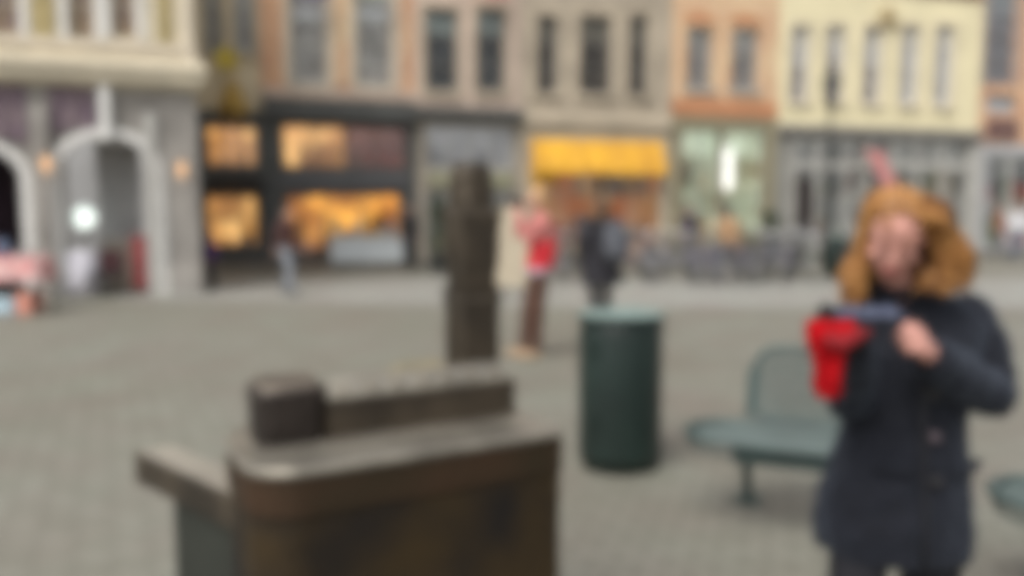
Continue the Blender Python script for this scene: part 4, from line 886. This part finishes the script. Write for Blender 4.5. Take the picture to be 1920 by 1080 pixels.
SKIN = mat('skin', (0.50, 0.30, 0.22), 0.55, var=0.08, scale=8)
BASE = dict(pelvis=(0, 0, 0.93), waist=(0, 0.0, 1.08), chest=(0, 0.0, 1.28), neck=(0, 0.01, 1.44), head=(0, -0.02, 1.575),
            shR=(-0.175, 0, 1.39), elR=(-0.235, 0.03, 1.12), wrR=(-0.24, -0.05, 0.88), shL=(0.175, 0, 1.39), elL=(0.235, 0.03, 1.12), wrL=(0.24, -0.05, 0.88),
            hipR=(-0.09, 0, 0.90), knR=(-0.10, -0.03, 0.50), anR=(-0.10, 0.03, 0.085), hipL=(0.09, 0, 0.90), knL=(0.10, -0.03, 0.50), anL=(0.10, 0.03, 0.085))
def person(label, loc, yaw, h, top, legs, shoe, hair, pose=None, coat=0.0, hairlen=0.05, fw=(0, -1, 0), hatm=None, bulk=1.0, group=None, skin=SKIN, child=False, toeR=0, toeL=0):
    j = {k: Vector(v) for k, v in BASE.items()}
    for k, v in (pose or {}).items(): j[k] = Vector(v)
    s = h/1.70; t = thing('person', label, 'person', (0, 0, 0), group)
    J = {k: v*s for k, v in j.items()}; Mh = rotto(fw, (0, 0.0, 1)); b = bulk
    hd = s*(1.12 if child else 1.0)
    q = MB(); add_head(q, J['head'], Mh, hd); q.limb([J['chest'], J['neck'], J['head'] + Vector((0, 0.02, -0.04))*s], [0.06*s, 0.052*s, 0.05*s])
    q.loft([oring(J['pelvis'] - Vector((0,0,0.06*s)), 0.14*s, 0.09*s), oring(J['waist'], 0.125*s, 0.085*s), oring(J['chest'], 0.15*s, 0.10*s), oring(J['neck'] - Vector((0, 0, 0.03*s)), 0.08*s, 0.06*s)])
    for k in 'RL':
        q.limb([J['sh'+k], J['el'+k], J['wr'+k]], [0.048*s, 0.036*s, 0.025*s]); q.limb([J['hip'+k], J['kn'+k], J['an'+k]], [0.080*s, 0.052*s, 0.036*s])
        f_ = (J['wr'+k] - J['el'+k]).normalized(); add_hand(q, J['wr'+k] + f_*0.01, f_, Vector((1 if k == 'R' else -1, -0.2, 0)), 1 if k == 'R' else -1, s, 0.45, 0.001)
    q.build('body', skin, t, mods=(('remesh', 0.009), ('smooth', 2)))
    q = MB(); e_ = 0.016*s
    zb = J['pelvis'].z - 0.05*s if coat == 0 else J['pelvis'].z - coat
    rings = [oring(Vector((J['pelvis'].x, J['pelvis'].y, zb)), (0.165 + 0.12*coat)*s*b, (0.12 + 0.10*coat)*s*b)]
    rings += [oring(J['pelvis'] + Vector((0,0,0.02)), 0.165*s*b, 0.12*s*b), oring(J['waist'], 0.148*s*b, 0.108*s*b), oring(J['chest'], 0.178*s*b, 0.125*s*b), oring(J['neck'] - Vector((0, 0, 0.045*s)), 0.14*s, 0.085*s), oring(J['neck'] + Vector((0,0,0.01)), 0.068*s, 0.066*s)]
    q.loft(rings)
    for k in 'RL': q.limb([J['sh'+k] - Vector((0, 0, 0.01)), J['el'+k], J['wr'+k]], [0.066*s*b, 0.054*s*b, 0.040*s*b])
    q.build('jacket' if not coat else 'coat', top, t, mods=(('remesh', 0.014), ('smooth', 3), ('noise', (0.09, 0.016))))
    q = MB(); q.loft([oring(J['pelvis'] - Vector((0,0,0.08*s)), 0.15*s, 0.105*s), oring(J['pelvis'] + Vector((0,0,0.06*s)), 0.145*s, 0.105*s)])
    for k in 'RL': q.limb([J['hip'+k], J['kn'+k], J['an'+k] + Vector((0, 0, 0.01))], [0.096*s, 0.070*s, 0.058*s])
    q.build('trousers', legs, t, mods=(('remesh', 0.014), ('smooth', 3), ('noise', (0.07, 0.012))))
    for k in 'RL':
        q = MB(); a_ = J['an'+k]; q.ell(a_ + Vector((0, -0.07*s, -0.045*s)), (0.045*s, 0.125*s, 0.042*s)); q.ell(a_ + Vector((0, 0.01, -0.02*s)), (0.045*s, 0.055*s, 0.06*s)); q.box(a_ + Vector((-0.04*s, -0.18*s, -0.084*s)), a_ + Vector((0.04*s, 0.05*s, -0.05*s))); q.build('shoe', shoe, t, mods=(('remesh', 0.008), ('smooth', 3)))
    q = MB(); c_ = J['head']
    q.ell(c_ + Mh @ Vector((0, 0.028, 0.048))*hd, (0.090*hd, 0.100*hd, 0.092*hd), Mh, 18)
    if hairlen > 0.03: q.loft([oring(c_ + Mh @ Vector((0, 0.030, 0.03))*hd, 0.088*hd, 0.085*hd), oring(c_ + Mh @ Vector((0, 0.055, -0.05))*hd, 0.085*hd, 0.055*hd), oring(c_ + Mh @ Vector((0, 0.065, -0.05 - hairlen))*hd, 0.070*hd, 0.035*hd)])
    q.build('hair' if not hatm else 'hat', hatm or hair, t, mods=(('remesh', 0.010), ('smooth', 2), ('noise', (0.03, 0.012))))
    t.location = loc; t.rotation_euler = (0, 0, yaw)
    return t
def M_(n, c, **k): return mat(n, c, 0.85, var=0.2, scale=10, bump=0.2, bscale=120, **k)
HB, HD, HBL = mat('hair_brown', (0.10, 0.05, 0.025), 0.6), mat('hair_dark', (0.025, 0.018, 0.014), 0.6), mat('hair_blond', (0.50, 0.30, 0.14), 0.6)
SH = mat('shoe_dark', (0.03, 0.025, 0.02), 0.6)

# photographer in red, seen from the side, facing left, camera up to the eye; legs trail to the left
pose = dict(pelvis=(0, 0.02, 0.93), waist=(0, 0.06, 1.08), chest=(0, 0.07, 1.28), neck=(0, 0.03, 1.45), head=(0, -0.01, 1.595),
    shR=(-0.16, 0.05, 1.39), elR=(-0.20, -0.16, 1.26), wrR=(-0.09, -0.17, 1.50), shL=(0.16, 0.05, 1.39), elL=(0.20, -0.12, 1.20), wrL=(0.08, -0.20, 1.44),
    hipR=(-0.08, 0.02, 0.90), knR=(-0.09, -0.07, 0.50), anR=(-0.09, -0.12, 0.085), hipL=(0.08, 0.02, 0.90), knL=(0.09, 0.0, 0.49), anL=(0.08, -0.02, 0.085))
pl_ = G(1006, 668)
redp = person('person in red and pink top and brown trousers raising a camera', pl_, R(-82), 1.80, mat('coral_top', (0.55, 0.20, 0.18), 0.9, rgb2=(0.50, 0.16, 0.15), scale=3), M_('brown_trousers', (0.085, 0.040, 0.026)), mat('tan_shoe', (0.35, 0.24, 0.15), 0.7), HBL, pose, hairlen=0.05)
q = MB(); q.loft([oring((0, 0.03, 0.93*1.035), 0.190, 0.150), oring((0, 0.05, 1.0*1.035), 0.192, 0.155), oring((0, 0.07, 1.17*1.035), 0.196, 0.158), oring((0, 0.07, 1.21*1.035), 0.190, 0.148)]); o = q.build('red_vest', mat('bright_red', (0.55, 0.02, 0.03), 0.8), redp)
for v_ in o.data.vertices: v_.co += pl_
q = MB(); q.loft([oring((0, 0.02, 0.885*1.035), 0.184, 0.140), oring((0, 0.03, 0.925*1.035), 0.188, 0.142)]); o = q.build('shirt_hem', mat('lilac_hem', (0.50, 0.46, 0.55), 0.8), redp)
for v_ in o.data.vertices: v_.co += pl_
# the camera in the hands (a thing of its own)
cm = thing('camera', 'small dark camera held up by the person in red', 'camera', pl_)
q = MB(); q.cbox((0, -0.20, 1.60*1.035), (0.15, 0.06, 0.10)); q.cbox((0, -0.20, 1.655*1.035), (0.06, 0.05, 0.03)); q.build('camera_body', BLACK, cm, bevel=0.008); cm.children[0].location = (0, 0, 0)
for ch in cm.children:
    for v_ in ch.data.vertices: v_.co += pl_
q = MB(); q.tube([(0, -0.23, 1.655), (0, -0.32, 1.655)], [0.040, 0.044], 18); l_ = q.build('lens', BLACK, cm)
for v_ in l_.data.vertices: v_.co += pl_
cm.rotation_euler = (0, 0, R(-82))

# walker in black with a grey backpack, seen from behind
pw = P(1128, 500, 10.8); pw.z = 0
blackp = person('person in a black coat with a grey backpack walking behind the litter bin', pw, R(190), 1.72, M_('black_coat', (0.016, 0.015, 0.020)), M_('black_trousers', (0.014, 0.013, 0.016)), SH, HB, dict(head=(0.0, -0.03, 1.56), knR=(-0.1, -0.12, 0.5), anR=(-0.1, -0.1, 0.085), anL=(0.1, 0.2, 0.12), elR=(-0.27, 0.03, 1.12), elL=(0.27, 0.03, 1.12)), coat=0.30, bulk=1.4, skin=mat('skin_pale', (0.36, 0.26, 0.22), 0.6))
bp_ = thing('backpack', 'slate grey backpack on the back of the black coated walker', 'backpack', pw)
q = MB(); q.ell((-0.10, 0.27, 1.16), (0.18, 0.13, 0.28)); q.ell((-0.10, 0.38, 1.08), (0.12, 0.05, 0.13))
o = q.build('bag', M_('slate_cloth', (0.085, 0.09, 0.105)), bp_, smooth=True)
for v_ in o.data.vertices: v_.co += pw
q = MB()
for k in (-1, 1): q.tube([(-0.08 + 0.13*k, 0.25, 1.36), (0.15*k, 0.05, 1.50), (0.16*k, -0.22, 1.36), (0.2*k, -0.24, 1.15), (-0.08 + 0.14*k, 0.22, 1.0)], 0.018, 8, flat=0.5)
o = q.build('strap', BLACK, bp_)
for v_ in o.data.vertices: v_.co += pw
bp_.rotation_euler = (0, 0, R(190))

walk = dict(knR=(-0.1, -0.16, 0.51), anR=(-0.1, -0.22, 0.085), knL=(0.1, 0.02, 0.5), anL=(0.1, 0.22, 0.12), wrR=(-0.24, 0.08, 0.9), wrL=(0.24, -0.2, 0.92))
person('walker in a maroon jacket and pale jeans in front of the orange brick house', G(540, 552), R(60), 1.62, M_('maroon_jacket', (0.08, 0.035, 0.03)), M_('pale_jeans', (0.22, 0.235, 0.26)), SH, HD, walk, hairlen=0.1)
person('passer-by all in black at the right end of the golden shop window', G(768, 505), R(20), 1.68, M_('ink_coat', (0.02, 0.02, 0.024)), M_('ink_trousers', (0.02, 0.02, 0.022)), SH, HD, None, coat=0.3)
person('small child in a purple jacket at the corner of the arcaded building', G(397, 542), R(-40), 1.12, M_('purple_jacket', (0.10, 0.035, 0.19)), M_('slate_leggings', (0.05, 0.05, 0.06)), SH, HD, None, child=True)
person('person in a tan jacket and dark hair standing among the bicycles', G(1362, 534), R(150), 1.66, M_('tan_jacket', (0.36, 0.22, 0.12)), M_('grey_trousers', (0.10, 0.10, 0.12)), SH, HD, walk)
person('person in a dark plum coat standing between the bicycles and the peach brick house', G(1290, 500), R(30), 1.70, M_('plum_coat', (0.05, 0.035, 0.055)), M_('dark_trousers', (0.03, 0.03, 0.04)), SH, HD, None, coat=0.2)
person('person in a rust brown jacket in front of the glass bay house', G(1868, 487), R(60), 1.70, M_('rust_jacket', (0.30, 0.12, 0.06)), M_('grey_slacks', (0.14, 0.14, 0.16)), SH, HB, walk)
person('person in a white jacket at the far right edge near the glass bay house', G(1905, 489), R(-30), 1.72, M_('white_jacket', (0.60, 0.60, 0.62)), M_('blue_grey_slacks', (0.10, 0.12, 0.17)), SH, HB, None)
# ------------------------------------------------------------------ woman in the dark coat (near, right)
W0 = P(1690, 700, 2.26); W0.z = 0
wm = thing('person', 'red haired woman in a long dark navy coat looking down at her hands', 'person', W0)
D0 = 2.26
hc = P(1676, 440, 2.14); HS = 0.86                                    # head centre
fwd = Vector((-0.30, -0.80, -0.52)); Mh = rotto(fwd, (-0.05, -0.45, 0.9))
shR, elR, wrR = P(1612, 600, 2.26), P(1592, 745, 2.20), P(1612, 652, 1.98)
shL, elL, wrL = P(1820, 596, 2.32), P(1856, 738, 2.22), P(1742, 668, 2.03)
nk = P(1692, 545, 2.24)
q = MB(); add_head(q, hc, Mh, 0.88); q.limb([P(1695, 600, 2.27), nk, hc + Mh @ Vector((0, 0.03, -0.05))], [0.065, 0.054, 0.05])
def cz(Y, d=D0): return P(1690, Y, d)
q.loft([oring(cz(900), 0.15, 0.10), oring(cz(780), 0.125, 0.09), oring(cz(660), 0.15, 0.10), oring(cz(585), 0.09, 0.07)])
q.limb([shR, elR, wrR], [0.050, 0.038, 0.026]); q.limb([shL, elL, wrL], [0.050, 0.038, 0.026])
lgR, lgL = P(1596, 1050, 2.22), P(1742, 1050, 2.26)
hipR, hipL = cz(880) + Vector((-0.09, 0, 0)), cz(880) + Vector((0.09, 0, 0))
ftR, ftL = Vector((lgR.x - 0.01, 2.24, 0.09)), Vector((lgL.x + 0.01, 2.32, 0.09))
knR, knL = Vector((lgR.x, 2.20, 0.50)), Vector((lgL.x, 2.25, 0.50))
q.limb([hipR, knR, ftR], [0.082, 0.052, 0.036]); q.limb([hipL, knL, ftL], [0.082, 0.052, 0.036])
hL_w = wrL; hL_f = Vector((-0.50, -0.62, 0.50)); hL_p = Vector((-0.2, 0.75, -0.45))
add_hand(q, hL_w + hL_f*0.015, hL_f, hL_p, -1, 0.86, 0.75, 0.0015)
add_hand(q, wrR + Vector((-0.015, -0.01, 0.01)), Vector((-0.65, -0.35, 0.25)), Vector((0.3, 0.2, 0.9)), -1, 0.98, 0.45)
q.build('body', mat('skin_rosy', (0.58, 0.29, 0.235), 0.5, var=0.12, scale=12), wm, mods=(('remesh', 0.0045), ('smooth', 2)))
# face details
for k in (-1, 1):
    e = hc + (Mh*0.88) @ Vector((0.031*k, -0.0805, 0.004))
    q = MB(); q.ell(e, (0.0135, 0.008, 0.0085), Mh, 14); ee = q.build('eyelid', mat('eyelid_skin', (0.42, 0.20, 0.16), 0.5), wm, smooth=True)
    q = MB(); q.tube([hc + (Mh*0.88) @ Vector((0.031*k + x, -0.0885 + abs(x)*0.25, -0.003 - 0.003*math.cos(x*90))) for x in (-0.014, -0.007, 0, 0.007, 0.014)], 0.0016, 6); q.build('eyelash', mat('lash_brown', (0.05, 0.025, 0.015), 0.6), ee)
    q = MB(); q.tube([hc + (Mh*0.88) @ Vector((0.031*k + x, -0.085 + abs(x)*0.45, 0.034 - abs(x - 0.004*k)*0.3)) for x in (-0.018, -0.009, 0, 0.009, 0.018)], [0.002, 0.003, 0.0032, 0.003, 0.002], 6); q.build('eyebrow', mat('brow_auburn', (0.16, 0.08, 0.03), 0.8), wm)
q = MB(); q.ell(hc + (Mh*0.88) @ Vector((0, -0.090, -0.0605)), (0.020, 0.006, 0.0050), Mh, 12); q.ell(hc + (Mh*0.88) @ Vector((0, -0.0875, -0.0685)), (0.017, 0.007, 0.0055), Mh, 12); q.build('lips', mat('lips', (0.45, 0.13, 0.12), 0.45), wm, smooth=True)

# hair: scalp shape plus many locks
HR = mat('hair_auburn', (0.30, 0.130, 0.033), 0.42, rgb2=(0.43, 0.210, 0.062), scale=14, spec=0.5)
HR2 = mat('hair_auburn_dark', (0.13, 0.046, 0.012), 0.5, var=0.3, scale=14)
q = MB(); q.ell(hc + (Mh*HS) @ Vector((0, 0.034, 0.040)), (0.080, 0.086, 0.080), Mh, 22)
q.ell(hc + Vector((-0.018, 0.085, -0.04)), (0.050, 0.045, 0.085), None, 16)
hr = q.build('hair', HR, wm, mods=(('remesh', 0.008), ('smooth', 3)))
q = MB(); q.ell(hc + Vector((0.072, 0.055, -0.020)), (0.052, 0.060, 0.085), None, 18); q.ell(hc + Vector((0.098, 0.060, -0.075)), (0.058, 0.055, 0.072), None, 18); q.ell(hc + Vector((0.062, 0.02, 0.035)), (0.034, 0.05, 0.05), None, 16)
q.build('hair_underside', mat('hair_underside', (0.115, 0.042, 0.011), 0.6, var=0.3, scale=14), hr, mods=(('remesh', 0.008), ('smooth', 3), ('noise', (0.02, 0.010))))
rnd = random.Random(11)
locks = MB(); locks2 = MB()
crown = hc + (Mh*HS) @ Vector((0.01, 0.02, 0.118))
for k in range(1150):
    # start on a parting line over the crown, fall outwards and down
    side = -1 if rnd.random() < 0.42 else 1
    s0 = rnd.uniform(-0.055, 0.085)
    st = hc + (Mh*HS) @ Vector((0.004*side + rnd.gauss(0, 0.004), s0, 0.130 - 0.30*abs(s0 - 0.02)))
    dep = rnd.random()
    front = max(0.0, (0.03 - s0)/0.085)                     # 1 = frames the face
    wdt = (0.076 + 0.014*rnd.random()) if side < 0 else (0.088 + 0.050*rnd.random())
    wdt *= (1 - 0.12*front)
    m1 = hc + (Mh*HS) @ Vector((side*wdt*(0.80 if side < 0 else 0.98), s0*0.9 + 0.01, 0.085 if side < 0 else 0.072)) + Vector((0, 0, 0.008*rnd.random()))
    m2 = hc + (Mh*HS) @ Vector((side*wdt*(1.02 if side < 0 else 1.18), s0*0.8 + 0.030, 0.01))
    if side > 0:
        m3 = m2 + Vector((0.022 + 0.040*rnd.random(), 0.02*rnd.random(), -0.070)); ln = rnd.uniform(0.01, 0.045); m4 = m3 + Vector((-0.004 + 0.016*max(-1.5, min(1.5, rnd.gauss(0, 1))), 0.01, -ln))
        m5 = m4 + Vector((-0.024 + 0.010*max(-1.5, min(1.5, rnd.gauss(0, 1))), 0.0, -0.026))
    else:
        m3 = m2 + Vector((0.004 - 0.010*rnd.random(), 0.02*rnd.random(), -0.080)); ln = rnd.uniform(0.03, 0.09); m4 = m3 + Vector((-0.012 + 0.010*rnd.gauss(0, 1), 0.008, -ln))
        m5 = m4 + Vector((-0.006 + 0.010*rnd.gauss(0, 1), 0, -0.03))
    if s0 > 0.055 and rnd.random() < 0.6:                   # back locks
        m1 = hc + (Mh*HS) @ Vector((side*0.05, 0.10, 0.06)); m2 = hc + (Mh*HS) @ Vector((side*0.07, 0.125, -0.03)); m3 = m2 + Vector((0.02*side, 0.02, -0.07)); m4 = m3 + Vector((0, 0, -0.05)); m5 = m4 + Vector((0, 0, -0.03))
    ctrl = [st, m1, m2, m3, m4, m5]; pts = []; ph = rnd.uniform(0, 6.28); am = 0.002 + 0.003*rnd.random()
    for i in range(len(ctrl) - 1):
        a_ = ctrl[max(i-1, 0)]; b_ = ctrl[i]; c_ = ctrl[i+1]; d_ = ctrl[min(i+2, len(ctrl)-1)]
        for u_ in (0, 0.34, 0.67):
            p_ = 0.5*((2*b_) + (c_-a_)*u_ + (2*a_-5*b_+4*c_-d_)*u_*u_ + (-a_+3*b_-3*c_+d_)*u_**3); w_ = (i + u_)/5
            pts.append(p_ + Vector((am*math.sin(ph + w_*14), am*math.cos(ph + w_*11), 0))*w_)
    pts.append(ctrl[-1]); n_ = len(pts); r0 = rnd.uniform(0.0022, 0.0042)
    (locks if rnd.random() < (0.72 if side < 0 or s0 < -0.02 else 0.5) else locks2).tube(pts, [r0*(0.6 + 0.9*math.sin(math.pi*min(1, (i + 1)/n_)*0.85)) for i in range(n_)], 5, flat=0.7)
for k in range(3):                                       # fringe over the forehead
    t_ = rnd.uniform(-1, 1); st = hc + (Mh*HS) @ Vector((0.035*t_ + rnd.gauss(0, .004), 0.01 + rnd.uniform(-0.02, 0.03), 0.122 - 0.02*abs(t_)))
    pts = [st, hc + (Mh*HS) @ Vector((0.058*t_, -0.050, 0.104 - 0.012*abs(t_))), hc + (Mh*HS) @ Vector((0.070*t_, -0.080, 0.070)), hc + (Mh*HS) @ Vector((0.078*t_ + rnd.gauss(0, .004), -0.088 + 0.03*abs(t_), 0.058 - rnd.random()*0.014))]
    locks.tube(pts, [0.002, 0.0038, 0.0034, 0.001], 5, flat=0.7)
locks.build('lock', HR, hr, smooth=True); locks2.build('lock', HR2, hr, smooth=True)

# coat
COAT = mat('navy_coat', (0.0088, 0.0100, 0.0155), 0.8, var=0.18, scale=18, bump=0.25, bscale=220, spec=0.25)
prof = [(1032, 1544, 1804, 0.150), (1014, 1536, 1812, 0.158), (975, 1531, 1816, 0.160), (920, 1542, 1815, 0.152), (860, 1566, 1812, 0.142), (800, 1580, 1808, 0.132), (750, 1590, 1806, 0.126), (700, 1592, 1818, 0.130), (650, 1590, 1836, 0.132), (610, 1588, 1846, 0.120), (578, 1604, 1826, 0.100), (556, 1632, 1784, 0.085), (536, 1644, 1750, 0.074)]
COAT.node_tree.nodes['Principled BSDF'].inputs['Sheen Weight'].default_value = 0.25; COAT.node_tree.nodes['Principled BSDF'].inputs['Sheen Tint'].default_value = (0.35, 0.42, 0.55, 1)
q = MB(); rings = []; n = 72
for k, (Y, Xl, Xr, ry) in enumerate(prof):
    d = D0 + (0.015 if Y < 620 else 0); c = P((Xl + Xr)/2, Y, d); rx = (P(Xr, Y, d).x - P(Xl, Y, d).x)/2; low = max(0, (Y - 720)/330); rr_ = []
    for i in range(n):
        a = 2*math.pi*i/n; f = 1 + low*(0.030*math.sin(7*a + 0.6) + 0.022*math.sin(11*a + 2.0)); x = rx*math.cos(a)*f; y = ry*math.sin(a)*f
        rr_.append(c + Vector((x, y, 0)))
    rings.append(rr_)
q.loft(rings)
q.limb([shR + Vector((0.012, 0.01, -0.01)), (shR + elR)/2, elR, (elR*0.45 + wrR*0.55), wrR], [0.074, 0.066, 0.060, 0.056, 0.048], 18)
q.limb([shL + Vector((-0.006, 0.01, -0.01)), (shL + elL)/2 + Vector((0.008, 0, 0)), elL, (elL*0.45 + wrL*0.55), wrL + (elL - wrL)*0.12], [0.078, 0.072, 0.066, 0.060, 0.052], 18)
ct = q.build('coat', COAT, wm, mods=(('remesh', 0.0075), ('smooth', 4), ('noise', (0.07, 0.020)), ('noise', (0.025, 0.005))))
q = MB()                                                   # stand-up collar
rings = []
for k, (Y, rx, ry, dx) in enumerate(((560, 0.098, 0.088, 0), (540, 0.088, 0.084, -0.004), (504, 0.078, 0.084, -0.008), (500, 0.072, 0.078, -0.008), (535, 0.070, 0.066, -0.004), (555, 0.072, 0.068, 0))):
    c = P(1690, Y, D0 + 0.0) + Vector((dx, 0, 0)); rings.append([c + Vector((rx*math.cos(a), ry*math.sin(a), 0.018*math.sin(a)*(1 if k in (2, 3) else 0))) for a in [2*math.pi*i/40 for i in range(40)]])
q.loft(rings, cap=False); q.build('collar', COAT, ct, smooth=True)
q = MB(); pts = [P(1688 - 0.02*(Y - 560), Y, D0) + Vector((0, -ry - 0.006, 0)) for Y, ry in ((580, 0.100), (620, 0.122), (700, 0.135), (780, 0.136), (860, 0.148), (940, 0.160), (1022, 0.160))]
q.tube(pts, 0.007, 8, flat=0.6); q.build('front_placket', mat('coat_trim', (0.010, 0.010, 0.014), 0.5), ct, smooth=True)
for Y, ry in ((640, 0.134), (716, 0.142), (792, 0.146), (868, 0.158)):
    q = MB(); c = P(1702, Y, D0) + Vector((0, -ry - 0.004, 0)); m2_ = [c + Vector((r_*math.cos(a), y, r_*math.sin(a))) for r_, y in () for a in ()]
    q.loft([[c + Vector((r_*math.cos(a), y, r_*math.sin(a))) for a in [2*math.pi*i/16 for i in range(16)]] for r_, y in ((0.013, 0.004), (0.013, -0.002), (0.010, -0.004))]); q.build('button', mat('button_pinkish', (0.12, 0.09, 0.105), 0.35) if Y == 792 else mat('button_dark', (0.03, 0.028, 0.03), 0.35), ct)
for X, sgn in ((1630, -1), (1768, 1)):                      # pocket flaps
    q = MB(); c = P(X, 850, D0); c.y = D0 - 0.142*math.sqrt(max(0, 1 - ((X - 1690)/124)**2)) - 0.010; q.cbox(c, (0.11, 0.010, 0.032), R(28*sgn)); q.build('pocket_flap', COAT, ct, bevel=0.004)
q = MB(); q.limb([wrL + (elL - wrL)*0.17, wrL + (elL - wrL)*0.08], [0.053, 0.052], 18); q.build('cuff', COAT, ct, smooth=True)
# glove on her other hand
q = MB(); add_hand(q, wrR + Vector((-0.015, -0.01, 0.01)), Vector((-0.65, -0.35, 0.25)), Vector((0.3, 0.2, 0.9)), -1, 1.02, 0.45, 0.004); q.build('glove', mat('black_knit', (0.010, 0.010, 0.012), 0.9), wm, mods=(('remesh', 0.005), ('smooth', 2)))
# legs and boots
TR = mat('dark_trousers_near', (0.008, 0.008, 0.012), 0.8, var=0.2, scale=20, bump=0.2)
q = MB(); q.loft([oring(cz(905), 0.15, 0.10), oring(cz(850), 0.14, 0.10)]); q.limb([hipR, knR, ftR], [0.095, 0.068, 0.058]); q.limb([hipL, knL, ftL], [0.095, 0.074, 0.060]); q.build('trousers', TR, wm, mods=(('remesh', 0.010), ('smooth', 3)))
for f_ in (ftR, ftL):
    q = MB(); q.ell(f_ + Vector((0, -0.07, -0.045)), (0.046, 0.13, 0.042)); q.ell(f_ + Vector((0, 0.01, 0.0)), (0.050, 0.06, 0.085)); q.box(f_ + Vector((-0.042, -0.18, -0.09)), f_ + Vector((0.042, 0.055, -0.05))); q.build('boot', SH, wm, mods=(('remesh', 0.007), ('smooth', 3)))

# what she holds
mp_ = thing('folded_map', 'blue grey folded leaflet held in front of the dark coat', 'leaflet', P(1625, 590, 1.93))
q = MB(); c0, c1 = P(1562, 592, 1.92), P(1692, 590, 1.96); up_ = Vector((0, 0.060, 0.018)); rows = []
for i in range(9):
    s_ = i/8; p_ = c0.lerp(c1, s_) + Vector((0, 0, 0.006*(i % 2))); rows.append([p_ - up_*0.4, p_ + up_*0.6, p_ + up_*0.6 + Vector((0, 0, 0.004)), p_ - up_*0.4 + Vector((0, 0, 0.004))])
q.loft(rows); q.build('leaflet', mat('blue_grey_paper', (0.045, 0.055, 0.10), 0.6, rgb2=(0.08, 0.095, 0.14), scale=25), mp_)
# red scarf-like cloth bag hanging from her hand: gathered top and a narrow tail
RED = mat('red_wool', (0.46, 0.006, 0.010), 0.95, rgb2=(0.26, 0.004, 0.007), scale=22, bump=0.4, bscale=180, spec=0.1)
rc = thing('red_scarf', 'bright red cloth bundle hanging from her gloved hand', 'scarf', P(1560, 660, 1.90))
q = MB(); rings = []
for Y, Xl, Xr, ry in ((600, 1516, 1606, 0.020), (612, 1508, 1610, 0.030), (640, 1510, 1600, 0.036), (662, 1520, 1588, 0.030), (690, 1526, 1580, 0.026), (725, 1524, 1578, 0.028), (746, 1530, 1572, 0.018)):
    c = P((Xl + Xr)/2, Y, 1.89); rx = (Xr - Xl)/2*1.89/FPX; rings.append([c + Vector((rx*math.cos(a), ry*math.sin(a)*(1 + 0.25*math.sin(5*a + Y*0.02)), 0)) for a in [2*math.pi*i/36 for i in range(36)]])
q.loft(rings); b_ = q.build('hanging_cloth', RED, rc, mods=(('remesh', 0.004), ('smooth', 2), ('noise', (0.03, 0.012))))
q = MB(); q.tube([P(1548, 632, 1.852), P(1575, 645, 1.850), P(1602, 630, 1.87), P(1628, 622, 1.90)], [0.016, 0.020, 0.018, 0.010], 12); q.build('knot', mat('dark_red_wool', (0.22, 0.006, 0.010), 0.9), b_, smooth=True)
